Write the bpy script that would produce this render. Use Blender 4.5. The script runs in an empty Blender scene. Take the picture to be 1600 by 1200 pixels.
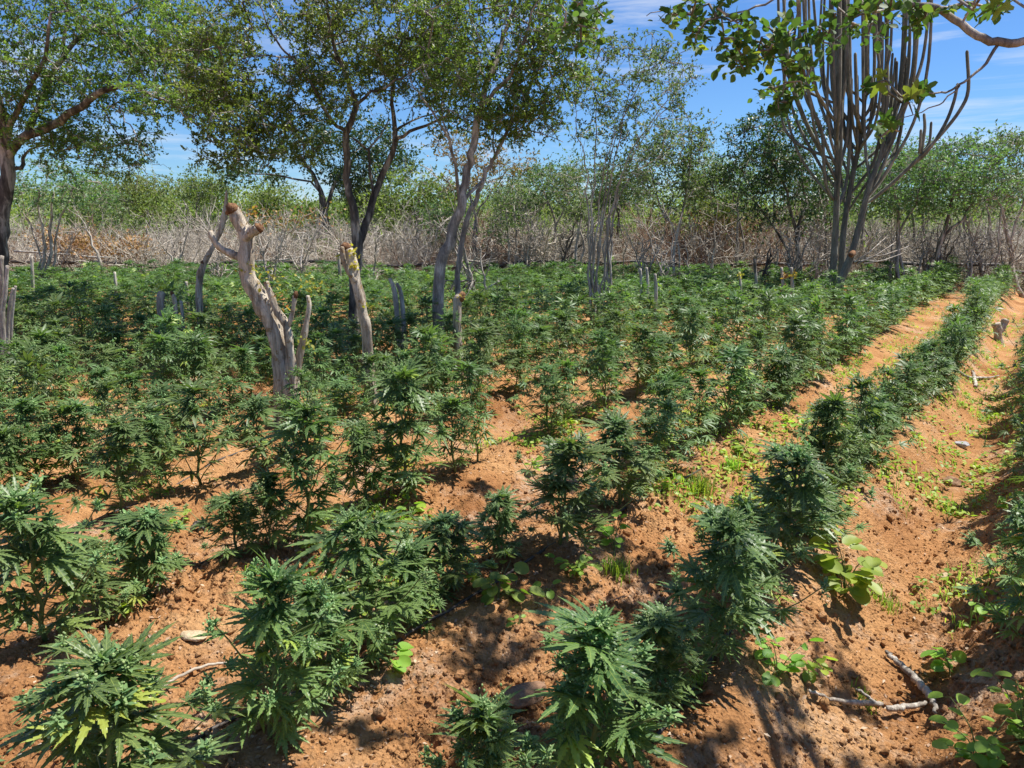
import bpy, math, random
import numpy as np
from mathutils import Vector

rng = np.random.default_rng(11)
random.seed(11)
R = math.radians
SC = bpy.context.scene
COL = SC.collection

# ------------------------------------------------------------------ camera, sky, sun, exposure
F_PX, HOR, CAM_H = 1180.0, 340.0, 1.6
PITCH = math.atan((600 - HOR) / F_PX)
cam_d = bpy.data.cameras.new("camera")
cam = bpy.data.objects.new("camera", cam_d)
COL.objects.link(cam)
cam.location = (0, 0, CAM_H)
cam.rotation_euler = (math.pi / 2 - PITCH, 0, 0)
cam_d.sensor_width = 36
cam_d.lens = F_PX / 1600 * 36
cam_d.clip_start = 0.05
cam_d.clip_end = 5000
SC.camera = cam

SUN = Vector((0.42, 0.12, 0.90)).normalized()
sun_d = bpy.data.lights.new("sun", 'SUN')
sun_d.energy = 5.0
sun_d.angle = R(0.55)
sun_d.color = (1.0, 0.955, 0.88)
sun_o = bpy.data.objects.new("sun", sun_d)
COL.objects.link(sun_o)
sun_o.rotation_euler = SUN.to_track_quat('Z', 'Y').to_euler()

world = bpy.data.worlds.new("World")
SC.world = world
world.use_nodes = True
wn, wl = world.node_tree.nodes, world.node_tree.links
wn.clear()
wo = wn.new('ShaderNodeOutputWorld')
wb = wn.new('ShaderNodeBackground')
sky = wn.new('ShaderNodeTexSky')
sky.sky_type = 'NISHITA'
sky.sun_disc = False
sky.sun_elevation = math.asin(SUN.z)
sky.sun_rotation = math.atan2(SUN.x, SUN.y)
sky.air_density = 1.0
sky.dust_density = 0.0
sky.ozone_density = 2.0
wb.inputs['Strength'].default_value = 0.066
# thin cirrus mixed into the sky
tc = wn.new('ShaderNodeTexCoord')
mp = wn.new('ShaderNodeMapping')
mp.inputs['Scale'].default_value = (1.5, 1.5, 15.0)
mp.inputs['Rotation'].default_value = (R(6), R(-11), 0)
nz = wn.new('ShaderNodeTexNoise')
nz.inputs['Scale'].default_value = 1.9
nz.inputs['Detail'].default_value = 9
nz.inputs['Roughness'].default_value = 0.62
nz.inputs['Distortion'].default_value = 0.5
cr = wn.new('ShaderNodeValToRGB')
cr.color_ramp.elements[0].position = 0.49
cr.color_ramp.elements[0].color = (0, 0, 0, 1)
cr.color_ramp.elements[1].position = 0.74
cr.color_ramp.elements[1].color = (0.75, 0.75, 0.75, 1)
mx = wn.new('ShaderNodeMix')
mx.data_type = 'RGBA'
mx.inputs[7].default_value = (8.2, 8.6, 9.2, 1)
wl.new(tc.outputs['Generated'], mp.inputs[0])
wl.new(mp.outputs[0], nz.inputs['Vector'])
wl.new(nz.outputs[0], cr.inputs[0])
wl.new(cr.outputs[0], mx.inputs[0])
tint = wn.new('ShaderNodeMix')
tint.data_type = 'RGBA'
tint.blend_type = 'MULTIPLY'
tint.inputs[0].default_value = 1.0
tint.inputs[7].default_value = (0.56, 0.86, 1.28, 1)
wl.new(sky.outputs[0], tint.inputs[6])
wl.new(tint.outputs[2], mx.inputs[6])
wl.new(mx.outputs[2], wb.inputs['Color'])
wl.new(wb.outputs[0], wo.inputs['Surface'])

SC.view_settings.view_transform = 'Standard'
SC.view_settings.look = 'None'
SC.view_settings.gamma = 1
SC.view_settings.exposure = 0.74
SC.view_settings.use_curve_mapping = False
SC.render.engine = 'CYCLES'
SC.cycles.max_bounces = 6
SC.cycles.transparent_max_bounces = 4
SC.cycles.caustics_reflective = False
SC.cycles.caustics_refractive = False


# ------------------------------------------------------------------ helpers
def at(px, py, Y):
    """World point on the viewing ray of photo pixel (px, py) at forward distance Y."""
    c, s = math.cos(PITCH), math.sin(PITCH)
    dx, dz = (px - 800) / F_PX, -(py - 600) / F_PX
    w = np.array([dx, c + dz * s, -s + dz * c])
    return np.array([0, 0, CAM_H]) + w * (Y / w[1])


def on_plane(px, py, z=0.0):
    p = at(px, py, 1.0) - np.array([0, 0, CAM_H])
    return p[:2] * ((z - CAM_H) / p[2])


_perm = np.random.default_rng(3).permutation(512).astype(np.int64)
_grad = np.random.default_rng(4).uniform(0, 2 * np.pi, 512)


def perlin(x, y, seed=0):
    xi, yi = np.floor(x).astype(np.int64), np.floor(y).astype(np.int64)
    xf, yf = x - xi, y - yi
    u, v = xf * xf * xf * (xf * (xf * 6 - 15) + 10), yf * yf * yf * (yf * (yf * 6 - 15) + 10)

    def g(ix, iy, fx, fy):
        h = _perm[(_perm[(ix + seed * 17) & 511] + iy) & 511]
        a = _grad[h]
        return np.cos(a) * fx + np.sin(a) * fy
    n00, n10 = g(xi, yi, xf, yf), g(xi + 1, yi, xf - 1, yf)
    n01, n11 = g(xi, yi + 1, xf, yf - 1), g(xi + 1, yi + 1, xf - 1, yf - 1)
    return (n00 * (1 - u) + n10 * u) * (1 - v) + (n01 * (1 - u) + n11 * u) * v


def fbm(x, y, oct=4, seed=0, gain=0.5):
    t, a = 0, 1.0
    for i in range(oct):
        t = t + a * perlin(x * 2 ** i + 13.7 * i, y * 2 ** i - 7.1 * i, seed + i)
        a *= gain
    return t


TH = math.atan2((1640 - 800) / F_PX, math.cos(PITCH) + math.sin(PITCH) * 260 / F_PX)   # direction of the rows
ST, CT = math.sin(TH), math.cos(TH)


def to_uv(x, y):
    return x * ST + y * CT, x * CT - y * ST


def to_xy(u, v):
    return u * ST + v * CT, u * CT - v * ST


ROWS = [0.24, -0.74] + [-0.74 - 1.09 * k for k in range(1, 4)] + [-4.01 - 0.84 * k for k in range(1, 38)]


def ground_z(x, y, fine=True):
    x, y = np.asarray(x, float), np.asarray(y, float)
    u, v = to_uv(x, y)
    vw = v + 0.10 * perlin(u * 0.35, v * 0.2, 7)
    rr = np.hypot(x, y)
    # wide furrow between the first two rows, shallow furrows elsewhere
    t = np.clip((vw + 0.74) / 0.98, 0, 1)
    z = -0.27 * (0.5 - 0.5 * np.cos(2 * np.pi * t)) ** 0.8 * ((vw > -0.74) & (vw < 0.24))
    t2 = np.where(vw > -4.01, (-vw - 0.74) / 1.09, (-vw - 4.01) / 0.84 + 3)
    near = np.clip(1.3 - rr / 22, 0, 1)
    z = z - 0.115 * (0.5 - 0.5 * np.cos(2 * np.pi * t2)) * (vw <= -0.74) * near
    t3 = (vw - 0.24) / 1.2
    z = z - 0.12 * (0.5 - 0.5 * np.cos(2 * np.pi * t3)) * (vw >= 0.24) * near
    z = z + 0.05 * fbm(x * 0.7, y * 0.7, 3, 1) * near
    # land behind the field rises gently
    z = z + 0.012 * np.clip(rr - 45, 0, 500) * np.clip((y - 0.2 * np.abs(x)) / (rr + 1e-3), 0, 1) * np.clip(1.0 - 0.55 * x / (rr + 1), 0.45, 1.5) * np.clip(1.6 - rr / 220, 0, 1)
    if fine:
        side = 0.62 + 1.5 * perlin(x * 1.1, y * 1.1, 21)
        cl = np.clip(side, 0.15, 1.3) * np.clip(1.4 - rr / 9, 0, 1)
        a = np.abs(perlin(x * 8 + .5 * perlin(x * 5, y * 5, 3), y * 8, 2)) * 2 - .4
        b = np.abs(perlin(x * 19 + 3, y * 19, 5)) * 2 - .4
        c = np.abs(perlin(x * 44, y * 44, 9)) * 2 - .4
        z = z + cl * (0.042 * a + 0.030 * b + 0.014 * c) + 0.03 * fbm(x * 3, y * 3, 3, 12) * np.clip(1.5 - rr / 12, 0, 1)
    return z


def gz(x, y):
    return float(ground_z(np.array([x]), np.array([y]))[0])


def mesh(name, V, faces, mat=None, parent=None, attrs=None, smooth=False, link=True):
    """faces: list of int arrays (n,k). attrs: {name: (n,) or (n,3) per vertex}."""
    me = bpy.data.meshes.new(name)
    V = np.ascontiguousarray(V, np.float32)
    faces = [np.asarray(f, np.int32) for f in faces if len(f)]
    me.vertices.add(len(V))
    me.vertices.foreach_set("co", V.ravel())
    tot = sum(f.size for f in faces)
    me.loops.add(tot)
    me.loops.foreach_set("vertex_index", np.concatenate([f.ravel() for f in faces]))
    npoly = sum(len(f) for f in faces)
    me.polygons.add(npoly)
    sizes = np.concatenate([np.full(len(f), f.shape[1], np.int32) for f in faces])
    me.polygons.foreach_set("loop_start", np.concatenate([[0], np.cumsum(sizes)[:-1]]).astype(np.int32))
    me.polygons.foreach_set("loop_total", sizes)
    if smooth:
        me.polygons.foreach_set("use_smooth", np.ones(npoly, bool))
    for k, a in (attrs or {}).items():
        a = np.ascontiguousarray(a, np.float32)
        at_ = me.attributes.new(k, 'FLOAT' if a.ndim == 1 else 'FLOAT_VECTOR', 'POINT')
        at_.data.foreach_set("value" if a.ndim == 1 else "vector", a.ravel())
    me.update(calc_edges=True)
    if mat:
        me.materials.append(mat)
    if not link:
        return me
    return obj(name, me, parent)


def obj(name, me, parent=None):
    o = bpy.data.objects.new(name, me)
    COL.objects.link(o)
    if parent:
        o.parent = parent
    return o


def tag(o, label=None, cat=None, group=None, kind=None):
    if label: o['label'] = label
    if cat: o['category'] = cat
    if group: o['group'] = group
    if kind: o['kind'] = kind
    return o


def empty(name, loc, rz=0.0, label=None, cat=None, group=None):
    o = bpy.data.objects.new(name, None)
    COL.objects.link(o)
    o.empty_display_size = 0.1
    o.location = [float(c) for c in loc]
    o.rotation_euler = (0, 0, rz)
    return tag(o, label, cat, group)


def copy_thing(root, loc, rz, scale, label, group):
    r = root.copy()
    COL.objects.link(r)
    r.location = [float(c) for c in loc]
    r.rotation_euler = rz if isinstance(rz, tuple) else (0, 0, rz)
    r.scale = scale if isinstance(scale, tuple) else (scale,) * 3
    r['label'] = label
    if group: r['group'] = group
    for ch in root.children:
        c = ch.copy()
        COL.objects.link(c)
        c.parent = r
    return r


class Buf:
    """collects vertex / face arrays into one mesh"""
    def __init__(s):
        s.V, s.F, s.A, s.n = [], {3: [], 4: []}, {}, 0

    def add(s, V, faces, **attrs):
        V = np.asarray(V, float)
        for f in faces:
            f = np.asarray(f)
            if len(f):
                s.F[f.shape[1]].append(f + s.n)
        s.V.append(V)
        s.n += len(V)
        for k, a in attrs.items():
            s.A.setdefault(k, []).append(a if np.ndim(a) else np.full(len(V), a))

    def inst(s, T, M, P, **attrs):
        """T=(verts, faces) template, M (k,3,3) columns are axes, P (k,3)."""
        V, faces = T[0], T[1]
        k = len(P)
        if not k:
            return
        W = np.einsum('kij,nj->kni', M, V) + P[:, None, :]
        off = (np.arange(k) * len(V))[:, None, None]
        s.add(W.reshape(-1, 3), [(np.asarray(f)[None] + off).reshape(-1, f.shape[1]) for f in faces],
              **{a: (np.repeat(v, len(V)) if np.ndim(v) == 1 and len(v) == k else
                     (np.tile(v, (k, 1)) if np.ndim(v) == 2 else v)) for a, v in attrs.items()})

    def build(s, name, mat=None, parent=None, smooth=False, link=True):
        if not s.n:
            return None
        return mesh(name, np.concatenate(s.V), [np.concatenate(f) for f in s.F.values() if f], mat, parent,
                    {k: np.concatenate(a) for k, a in s.A.items()}, smooth, link)


def norm(a):
    return a / (np.linalg.norm(a, axis=-1, keepdims=True) + 1e-9)


def frames(Fw, N, roll=None):
    """(k,3,3) matrices with columns X, Y=forward, Z~normal"""
    Y = norm(Fw)
    X = norm(np.cross(Y, N))
    Z = np.cross(X, Y)
    if roll is not None:
        c, s_ = np.cos(roll)[:, None], np.sin(roll)[:, None]
        X, Z = X * c + Z * s_, Z * c - X * s_
    return np.stack([X, Y, Z], axis=-1)


def tube(buf, P, rad, n=6, cap=True, rib=0.0, **attrs):
    P = np.asarray(P, float)
    rad = np.broadcast_to(np.asarray(rad, float), (len(P),))
    T = norm(np.gradient(P, axis=0))
    ref = np.array([0.0, 0, 1]) if abs(T[0][2]) < 0.9 else np.array([1.0, 0, 0])
    X = norm(np.cross(T[0], ref))
    Xs = [X]
    for i in range(1, len(P)):
        X = X - T[i] * np.dot(X, T[i])
        X = X / (np.linalg.norm(X) + 1e-9)
        Xs.append(X)
    Xs = np.array(Xs)
    Ys = np.cross(T, Xs)
    a = np.arange(n) * 2 * np.pi / n
    rr = 1 - rib * (np.arange(n) % 2)
    V = P[:, None] + rad[:, None, None] * rr[None, :, None] * (np.cos(a)[None, :, None] * Xs[:, None] + np.sin(a)[None, :, None] * Ys[:, None])
    m = len(P)
    i, j = np.meshgrid(np.arange(m - 1), np.arange(n), indexing='ij')
    q = np.stack([i * n + j, i * n + (j + 1) % n, (i + 1) * n + (j + 1) % n, (i + 1) * n + j], -1).reshape(-1, 4)
    V = V.reshape(-1, 3)
    fs = [q]
    if cap:
        V = np.concatenate([V, P[:1], P[-1:] + T[-1:] * rad[-1] * 0.3])
        j = np.arange(n)
        fs.append(np.stack([np.full(n, m * n), (j + 1) % n, j], -1))
        fs.append(np.stack([np.full(n, m * n + 1), (m - 1) * n + j, (m - 1) * n + (j + 1) % n], -1))
    buf.add(V, fs, **attrs)


def smooth_line(P, k=4, jit=0.0):
    """Catmull-Rom through rows of P (any width)"""
    P = np.asarray(P, float)
    Q = np.concatenate([2 * P[:1] - P[1:2], P, 2 * P[-1:] - P[-2:-1]])
    out = []
    for i in range(1, len(Q) - 2):
        for t in np.linspace(0, 1, k, endpoint=False):
            a, b, c, d = Q[i - 1], Q[i], Q[i + 1], Q[i + 2]
            out.append(0.5 * (2 * b + (c - a) * t + (2 * a - 5 * b + 4 * c - d) * t * t + (3 * b - a - 3 * c + d) * t ** 3))
    out.append(P[-1])
    out = np.array(out)
    if jit:
        out[1:-1, :3] += rng.normal(0, jit, (len(out) - 2, 3))
    return out


# ------------------------------------------------------------------ materials
def mat(name):
    m = bpy.data.materials.new(name)
    m.use_nodes = True
    nt = m.node_tree
    b = nt.nodes['Principled BSDF']
    return m, nt, b


def N(nt, t, **kw):
    n = nt.nodes.new(t)
    for k, v in kw.items():
        if k.startswith('_'):
            setattr(n, k[1:], v)
        else:
            n.inputs[k.replace('__', ' ')].default_value = v
    return n


def ramp(nt, fac, stops):
    r = nt.nodes.new('ShaderNodeValToRGB')
    e = r.color_ramp.elements
    while len(e) < len(stops):
        e.new(0.5)
    for el, (p, c) in zip(e, stops):
        el.position = p
        el.color = (*c, 1) if len(c) == 3 else c
    nt.links.new(fac, r.inputs[0])
    return r.outputs[0]


def mixc(nt, fac, a, b, blend='MIX'):
    m = nt.nodes.new('ShaderNodeMix')
    m.data_type = 'RGBA'
    m.blend_type = blend
    for sock, v in ((0, fac), (6, a), (7, b)):
        if isinstance(v, (int, float)):
            m.inputs[sock].default_value = v
        elif isinstance(v, tuple):
            m.inputs[sock].default_value = (*v, 1)
        else:
            nt.links.new(v, m.inputs[sock])
    return m.outputs[2]


def math_(nt, op, a, b=0.0, c=None):
    m = nt.nodes.new('ShaderNodeMath')
    m.operation = op
    for i, v in enumerate((a, b, c)):
        if v is None: continue
        if isinstance(v, (int, float)):
            m.inputs[i].default_value = v
        else:
            nt.links.new(v, m.inputs[i])
    return m.outputs[0]


def leaf_mat(name, lo, hi, pale, trans=0.35, rough=0.42, veins=False, spec=0.5):
    """tint attribute: 0..1 lo->hi ; >1 goes to pale"""
    m, nt, b = mat(name)
    at_ = N(nt, 'ShaderNodeAttribute', _attribute_name='tint')
    c = ramp(nt, math_(nt, 'MULTIPLY', at_.outputs['Fac'], 0.5), [(0.0, lo), (0.5, hi), (1.0, pale)])
    oi = N(nt, 'ShaderNodeObjectInfo')
    hs = nt.nodes.new('ShaderNodeHueSaturation')
    nt.links.new(math_(nt, 'MULTIPLY_ADD', oi.outputs['Random'], 0.04, 0.48), hs.inputs['Hue'])
    nt.links.new(math_(nt, 'MULTIPLY_ADD', oi.outputs['Random'], 0.35, 0.82), hs.inputs['Value'])
    nt.links.new(c, hs.inputs['Color'])
    c = hs.outputs[0]
    if veins:
        lu = N(nt, 'ShaderNodeAttribute', _attribute_name='luv')
        sx = nt.nodes.new('ShaderNodeSeparateXYZ')
        nt.links.new(lu.outputs['Vector'], sx.inputs[0])
        ax = math_(nt, 'ABSOLUTE', sx.outputs[0])
        rib = math_(nt, 'LESS_THAN', ax, 0.05)
        w = math_(nt, 'FRACT', math_(nt, 'SUBTRACT', math_(nt, 'MULTIPLY', sx.outputs[1], 8.0), math_(nt, 'MULTIPLY', ax, 0.9)))
        vein = math_(nt, 'LESS_THAN', w, 0.13)
        f = math_(nt, 'MULTIPLY', math_(nt, 'MAXIMUM', rib, math_(nt, 'MULTIPLY', vein, 0.5)), 0.55)
        c = mixc(nt, f, c, tuple(x * 1.1 + 0.03 for x in pale))
        bp = N(nt, 'ShaderNodeBump', Strength=0.5, Distance=0.003)
        nt.links.new(math_(nt, 'MAXIMUM', w, 0.0), bp.inputs['Height'])
        nt.links.new(bp.outputs[0], b.inputs['Normal'])
    nt.links.new(c, b.inputs['Base Color'])
    b.inputs['Roughness'].default_value = rough
    b.inputs['Specular IOR Level'].default_value = spec
    tr = nt.nodes.new('ShaderNodeBsdfTranslucent')
    nt.links.new(mixc(nt, 1.0, c, (1.5, 1.7, 0.75), 'MULTIPLY'), tr.inputs['Color'])
    ms = nt.nodes.new('ShaderNodeMixShader')
    ms.inputs[0].default_value = trans
    nt.links.new(b.outputs[0], ms.inputs[1])
    nt.links.new(tr.outputs[0], ms.inputs[2])
    nt.links.new(ms.outputs[0], nt.nodes['Material Output'].inputs['Surface'])
    return m


def bark_mat(name, stops, scale=6.0, bump=0.6, rough=0.85, stretch=0.25, spots=None):
    m, nt, b = mat(name)
    t = N(nt, 'ShaderNodeTexCoord')
    mp_ = N(nt, 'ShaderNodeMapping', Scale=(1, 1, stretch))
    nt.links.new(t.outputs['Object'], mp_.inputs[0])
    n1 = N(nt, 'ShaderNodeTexNoise', Scale=scale, Detail=8, Roughness=0.65, Distortion=0.4)
    nt.links.new(mp_.outputs[0], n1.inputs['Vector'])
    c = ramp(nt, n1.outputs[0], stops)
    n2 = N(nt, 'ShaderNodeTexNoise', Scale=scale * 6, Detail=6, Roughness=0.7)
    nt.links.new(mp_.outputs[0], n2.inputs['Vector'])
    c = mixc(nt, 0.6, c, ramp(nt, n2.outputs[0], [(0.3, (0.35, 0.35, 0.35)), (0.65, (1.15, 1.12, 1.1))]), 'MULTIPLY')
    if spots:
        n3 = N(nt, 'ShaderNodeTexNoise', Scale=scale * 0.9, Detail=5, Roughness=0.7)
        nt.links.new(t.outputs['Object'], n3.inputs['Vector'])
        c = mixc(nt, ramp(nt, n3.outputs[0], [(0.58, (0, 0, 0)), (0.63, (1, 1, 1))]), c, spots)
    nt.links.new(c, b.inputs['Base Color'])
    b.inputs['Roughness'].default_value = rough
    b.inputs['Specular IOR Level'].default_value = 0.2
    bp = N(nt, 'ShaderNodeBump', Strength=bump, Distance=0.02)
    nt.links.new(math_(nt, 'ADD', n1.outputs[0], math_(nt, 'MULTIPLY', n2.outputs[0], 0.5)), bp.inputs['Height'])
    nt.links.new(bp.outputs[0], b.inputs['Normal'])
    return m


def soil_mat():
    m, nt, b = mat('red_soil')
    t = N(nt, 'ShaderNodeTexCoord')
    def noise(sc, d=8, r=0.6, dist=0.0):
        n = N(nt, 'ShaderNodeTexNoise', Scale=sc, Detail=d, Roughness=r, Distortion=dist)
        nt.links.new(t.outputs['Object'], n.inputs['Vector'])
        return n.outputs[0]
    c = ramp(nt, noise(1.3), [(0.3, (0.27, 0.120, 0.046)), (0.5, (0.42, 0.212, 0.088)), (0.7, (0.54, 0.318, 0.150))])
    c = mixc(nt, 0.55, c, ramp(nt, noise(17, 8, 0.7), [(0.3, (0.45, 0.40, 0.37)), (0.5, (1, 1, 1)), (0.72, (1.35, 1.38, 1.4))]), 'MULTIPLY')
    c = mixc(nt, 0.5, c, ramp(nt, noise(120, 4, 0.6), [(0.3, (0.6, 0.56, 0.52)), (0.62, (1.15, 1.15, 1.15))]), 'MULTIPLY')
    # pale ashy, gravelly patches
    pale = mixc(nt, noise(60, 4), (0.66, 0.50, 0.36), (0.36, 0.235, 0.15))
    pm = math_(nt, 'MULTIPLY', ramp(nt, noise(1.7, 4, 0.6, 0.6), [(0.50, (0, 0, 0)), (0.66, (1, 1, 1))]),
               ramp(nt, noise(24, 5, 0.7), [(0.40, (0, 0, 0)), (0.62, (1, 1, 1))]))
    c = mixc(nt, pm, c, pale)
    # pale grit and bits of litter
    v = N(nt, 'ShaderNodeTexVoronoi', Scale=55.0)
    nt.links.new(t.outputs['Object'], v.inputs['Vector'])
    gm = math_(nt, 'MULTIPLY', math_(nt, 'LESS_THAN', v.outputs['Distance'], 0.16), math_(nt, 'GREATER_THAN', noise(7, 3), 0.52))
    c = mixc(nt, math_(nt, 'MULTIPLY', gm, 0.6), c, (0.62, 0.46, 0.32))
    # leaf-strewn greyer ground under the brush beyond the field
    ys = nt.nodes.new('ShaderNodeSeparateXYZ')
    nt.links.new(t.outputs['Object'], ys.inputs[0])
    fm = ramp(nt, math_(nt, 'MULTIPLY', math_(nt, 'ADD', ys.outputs[1], math_(nt, 'MULTIPLY', noise(.6, 4), 1.5)), 0.02), [(0.385, (0, 0, 0)), (0.41, (1, 1, 1))])
    c = mixc(nt, fm, c, ramp(nt, noise(2.5, 8, .7), [(0.35, (0.10, 0.085, 0.05)), (0.5, (0.20, 0.15, 0.10)), (0.7, (0.13, 0.15, 0.06))]))
    nt.links.new(c, b.inputs['Base Color'])
    b.inputs['Roughness'].default_value = 0.95
    b.inputs['Specular IOR Level'].default_value = 0.1
    v2 = N(nt, 'ShaderNodeTexVoronoi', Scale=70.0)
    nt.links.new(t.outputs['Object'], v2.inputs['Vector'])
    h = math_(nt, 'ADD', math_(nt, 'MULTIPLY', noise(45, 8, 0.7), 1.0), math_(nt, 'MULTIPLY', v2.outputs['Distance'], 0.5))
    bp = N(nt, 'ShaderNodeBump', Strength=1.0, Distance=0.022)
    nt.links.new(h, bp.inputs['Height'])
    nt.links.new(bp.outputs[0], b.inputs['Normal'])
    return m


M_SOIL = soil_mat()
M_CLOD, _nt, _b = mat('clod_soil')
_t = N(_nt, 'ShaderNodeTexCoord')
_n = N(_nt, 'ShaderNodeTexNoise', Scale=25.0, Detail=6.0)
_nt.links.new(_t.outputs['Object'], _n.inputs['Vector'])
_nt.links.new(ramp(_nt, _n.outputs[0], [(0.3, (0.24, 0.12, 0.062)), (0.7, (0.45, 0.26, 0.145))]), _b.inputs['Base Color'])
_b.inputs['Roughness'].default_value = 0.95
_b.inputs['Specular IOR Level'].default_value = 0.1

M_CAN = leaf_mat('cannabis_leaf', (0.062, 0.115, 0.040), (0.165, 0.245, 0.075), (0.34, 0.42, 0.08), 0.34, 0.42, veins=True, spec=0.5)
M_CANF = leaf_mat('cannabis_leaf_plain', (0.072, 0.130, 0.046), (0.180, 0.265, 0.085), (0.34, 0.42, 0.08), 0.34, 0.45, spec=0.45)
M_BUD = leaf_mat('cannabis_flower', (0.10, 0.19, 0.075), (0.22, 0.32, 0.12), (0.40, 0.46, 0.22), 0.25, 0.7, spec=0.25)
M_STEM, _nt, _b = mat('green_stem')
_b.inputs['Base Color'].default_value = (0.13, 0.17, 0.05, 1)
_b.inputs['Roughness'].default_value = 0.6
M_LEAF_OLIVE = leaf_mat('tree_leaf_olive', (0.078, 0.130, 0.034), (0.185, 0.255, 0.060), (0.30, 0.35, 0.10), 0.46, 0.40)
M_LEAF_DARK = leaf_mat('tree_leaf_dark', (0.030, 0.066, 0.020), (0.065, 0.12, 0.035), (0.15, 0.20, 0.06), 0.28, 0.4)
M_LEAF_GREY = leaf_mat('tree_leaf_greygreen', (0.075, 0.13, 0.055), (0.145, 0.22, 0.085), (0.24, 0.30, 0.12), 0.38, 0.5)
M_LEAF_FAR = leaf_mat('far_leaf', (0.10, 0.14, 0.036), (0.20, 0.25, 0.062), (0.30, 0.33, 0.10), 0.38, 0.6)
M_LEAF_RED = leaf_mat('tree_leaf_reddish', (0.11, 0.13, 0.05), (0.22, 0.12, 0.05), (0.30, 0.13, 0.06), 0.3, 0.5)
M_LEAF_NEAR = leaf_mat('near_leaf', (0.050, 0.105, 0.030), (0.11, 0.19, 0.05), (0.42, 0.40, 0.05), 0.38, 0.55, spec=0.3)
M_WEED = leaf_mat('weed_leaf', (0.15, 0.27, 0.04), (0.31, 0.44, 0.06), (0.50, 0.52, 0.08), 0.42, 0.5)
M_DRYLEAF = leaf_mat('dry_leaf', (0.24, 0.11, 0.05), (0.36, 0.19, 0.09), (0.44, 0.28, 0.14), 0.2, 0.7)
M_YLEAF = leaf_mat('yellow_sprout', (0.30, 0.36, 0.05), (0.52, 0.44, 0.06), (0.42, 0.19, 0.08), 0.4, 0.6)
BARK_DARK = bark_mat('dark_bark', [(0.35, (0.05, 0.042, 0.036)), (0.5, (0.15, 0.13, 0.11)), (0.6, (0.46, 0.42, 0.36))], 9)
BARK_GREY = bark_mat('grey_bark', [(0.32, (0.11, 0.098, 0.085)), (0.5, (0.30, 0.27, 0.235)), (0.63, (0.58, 0.54, 0.48))], 13)
BARK_PALE = bark_mat('pale_bark', [(0.30, (0.16, 0.13, 0.105)), (0.5, (0.44, 0.39, 0.33)), (0.64, (0.72, 0.67, 0.59))], 16, 0.8, stretch=0.15)
BARK_STUMP = bark_mat('peeling_bark', [(0.34, (0.13, 0.095, 0.062)), (0.46, (0.42, 0.35, 0.265)), (0.6, (0.70, 0.62, 0.50))], 19, 1.0, stretch=0.14, spots=(0.30, 0.20, 0.10))
BARK_CACTUS = bark_mat('cactus_skin', [(0.3, (0.09, 0.092, 0.072)), (0.5, (0.19, 0.19, 0.15)), (0.7, (0.36, 0.355, 0.29))], 9, 0.6)
TWIG = bark_mat('dry_twig', [(0.3, (0.33, 0.28, 0.22)), (0.52, (0.58, 0.52, 0.43)), (0.68, (0.82, 0.77, 0.68))], 3, 0.2)
TWIG_RED = bark_mat('reddish_twig', [(0.3, (0.19, 0.115, 0.075)), (0.6, (0.36, 0.235, 0.16)), (0.75, (0.52, 0.38, 0.27))], 3, 0.2)
CUTWOOD = bark_mat('cut_wood', [(0.3, (0.06, 0.03, 0.018)), (0.52, (0.22, 0.11, 0.055)), (0.7, (0.48, 0.30, 0.15))], 26, 0.8)
STONE_G = bark_mat('grey_stone', [(0.3, (0.25, 0.25, 0.26)), (0.7, (0.5, 0.5, 0.52))], 9, 0.6, stretch=1)
STONE_B = bark_mat('brown_stone', [(0.3, (0.20, 0.11, 0.065)), (0.7, (0.42, 0.27, 0.17))], 9, 0.6, stretch=1)
STONE_P = bark_mat('pale_stone', [(0.3, (0.42, 0.30, 0.17)), (0.7, (0.66, 0.55, 0.38))], 9, 0.6, stretch=1)
HOSE, _nt, _b = mat('black_hose')
_b.inputs['Base Color'].default_value = (0.055, 0.042, 0.034, 1)
_b.inputs['Roughness'].default_value = 0.6

# ------------------------------------------------------------------ ground
def polar_sheet():
    ang = np.concatenate([np.arange(-44, 44, 0.14), np.arange(44, 316, 2.0)])
    rad = np.concatenate([[0.02, 0.3], 0.6 * 1.0046 ** np.arange(0, 870)])
    rad = np.concatenate([rad, rad[-1] * 1.05 ** np.arange(1, 103)])
    A, Q = np.meshgrid(np.radians(ang), rad)
    x, y = np.sin(A) * Q, np.cos(A) * Q
    z = ground_z(x.ravel(), y.ravel())
    n, m = len(rad), len(ang)
    i, j = np.meshgrid(np.arange(n - 1), np.arange(m), indexing='ij')
    q = np.stack([i * m + j, (i + 1) * m + j, (i + 1) * m + (j + 1) % m, i * m + (j + 1) % m], -1).reshape(-1, 4)
    V = np.stack([x.ravel(), y.ravel(), z], -1)
    return V, q[:, ::-1]


V, q = polar_sheet()
tag(mesh('ground', V, [q], M_SOIL, smooth=True), kind='structure')


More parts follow.
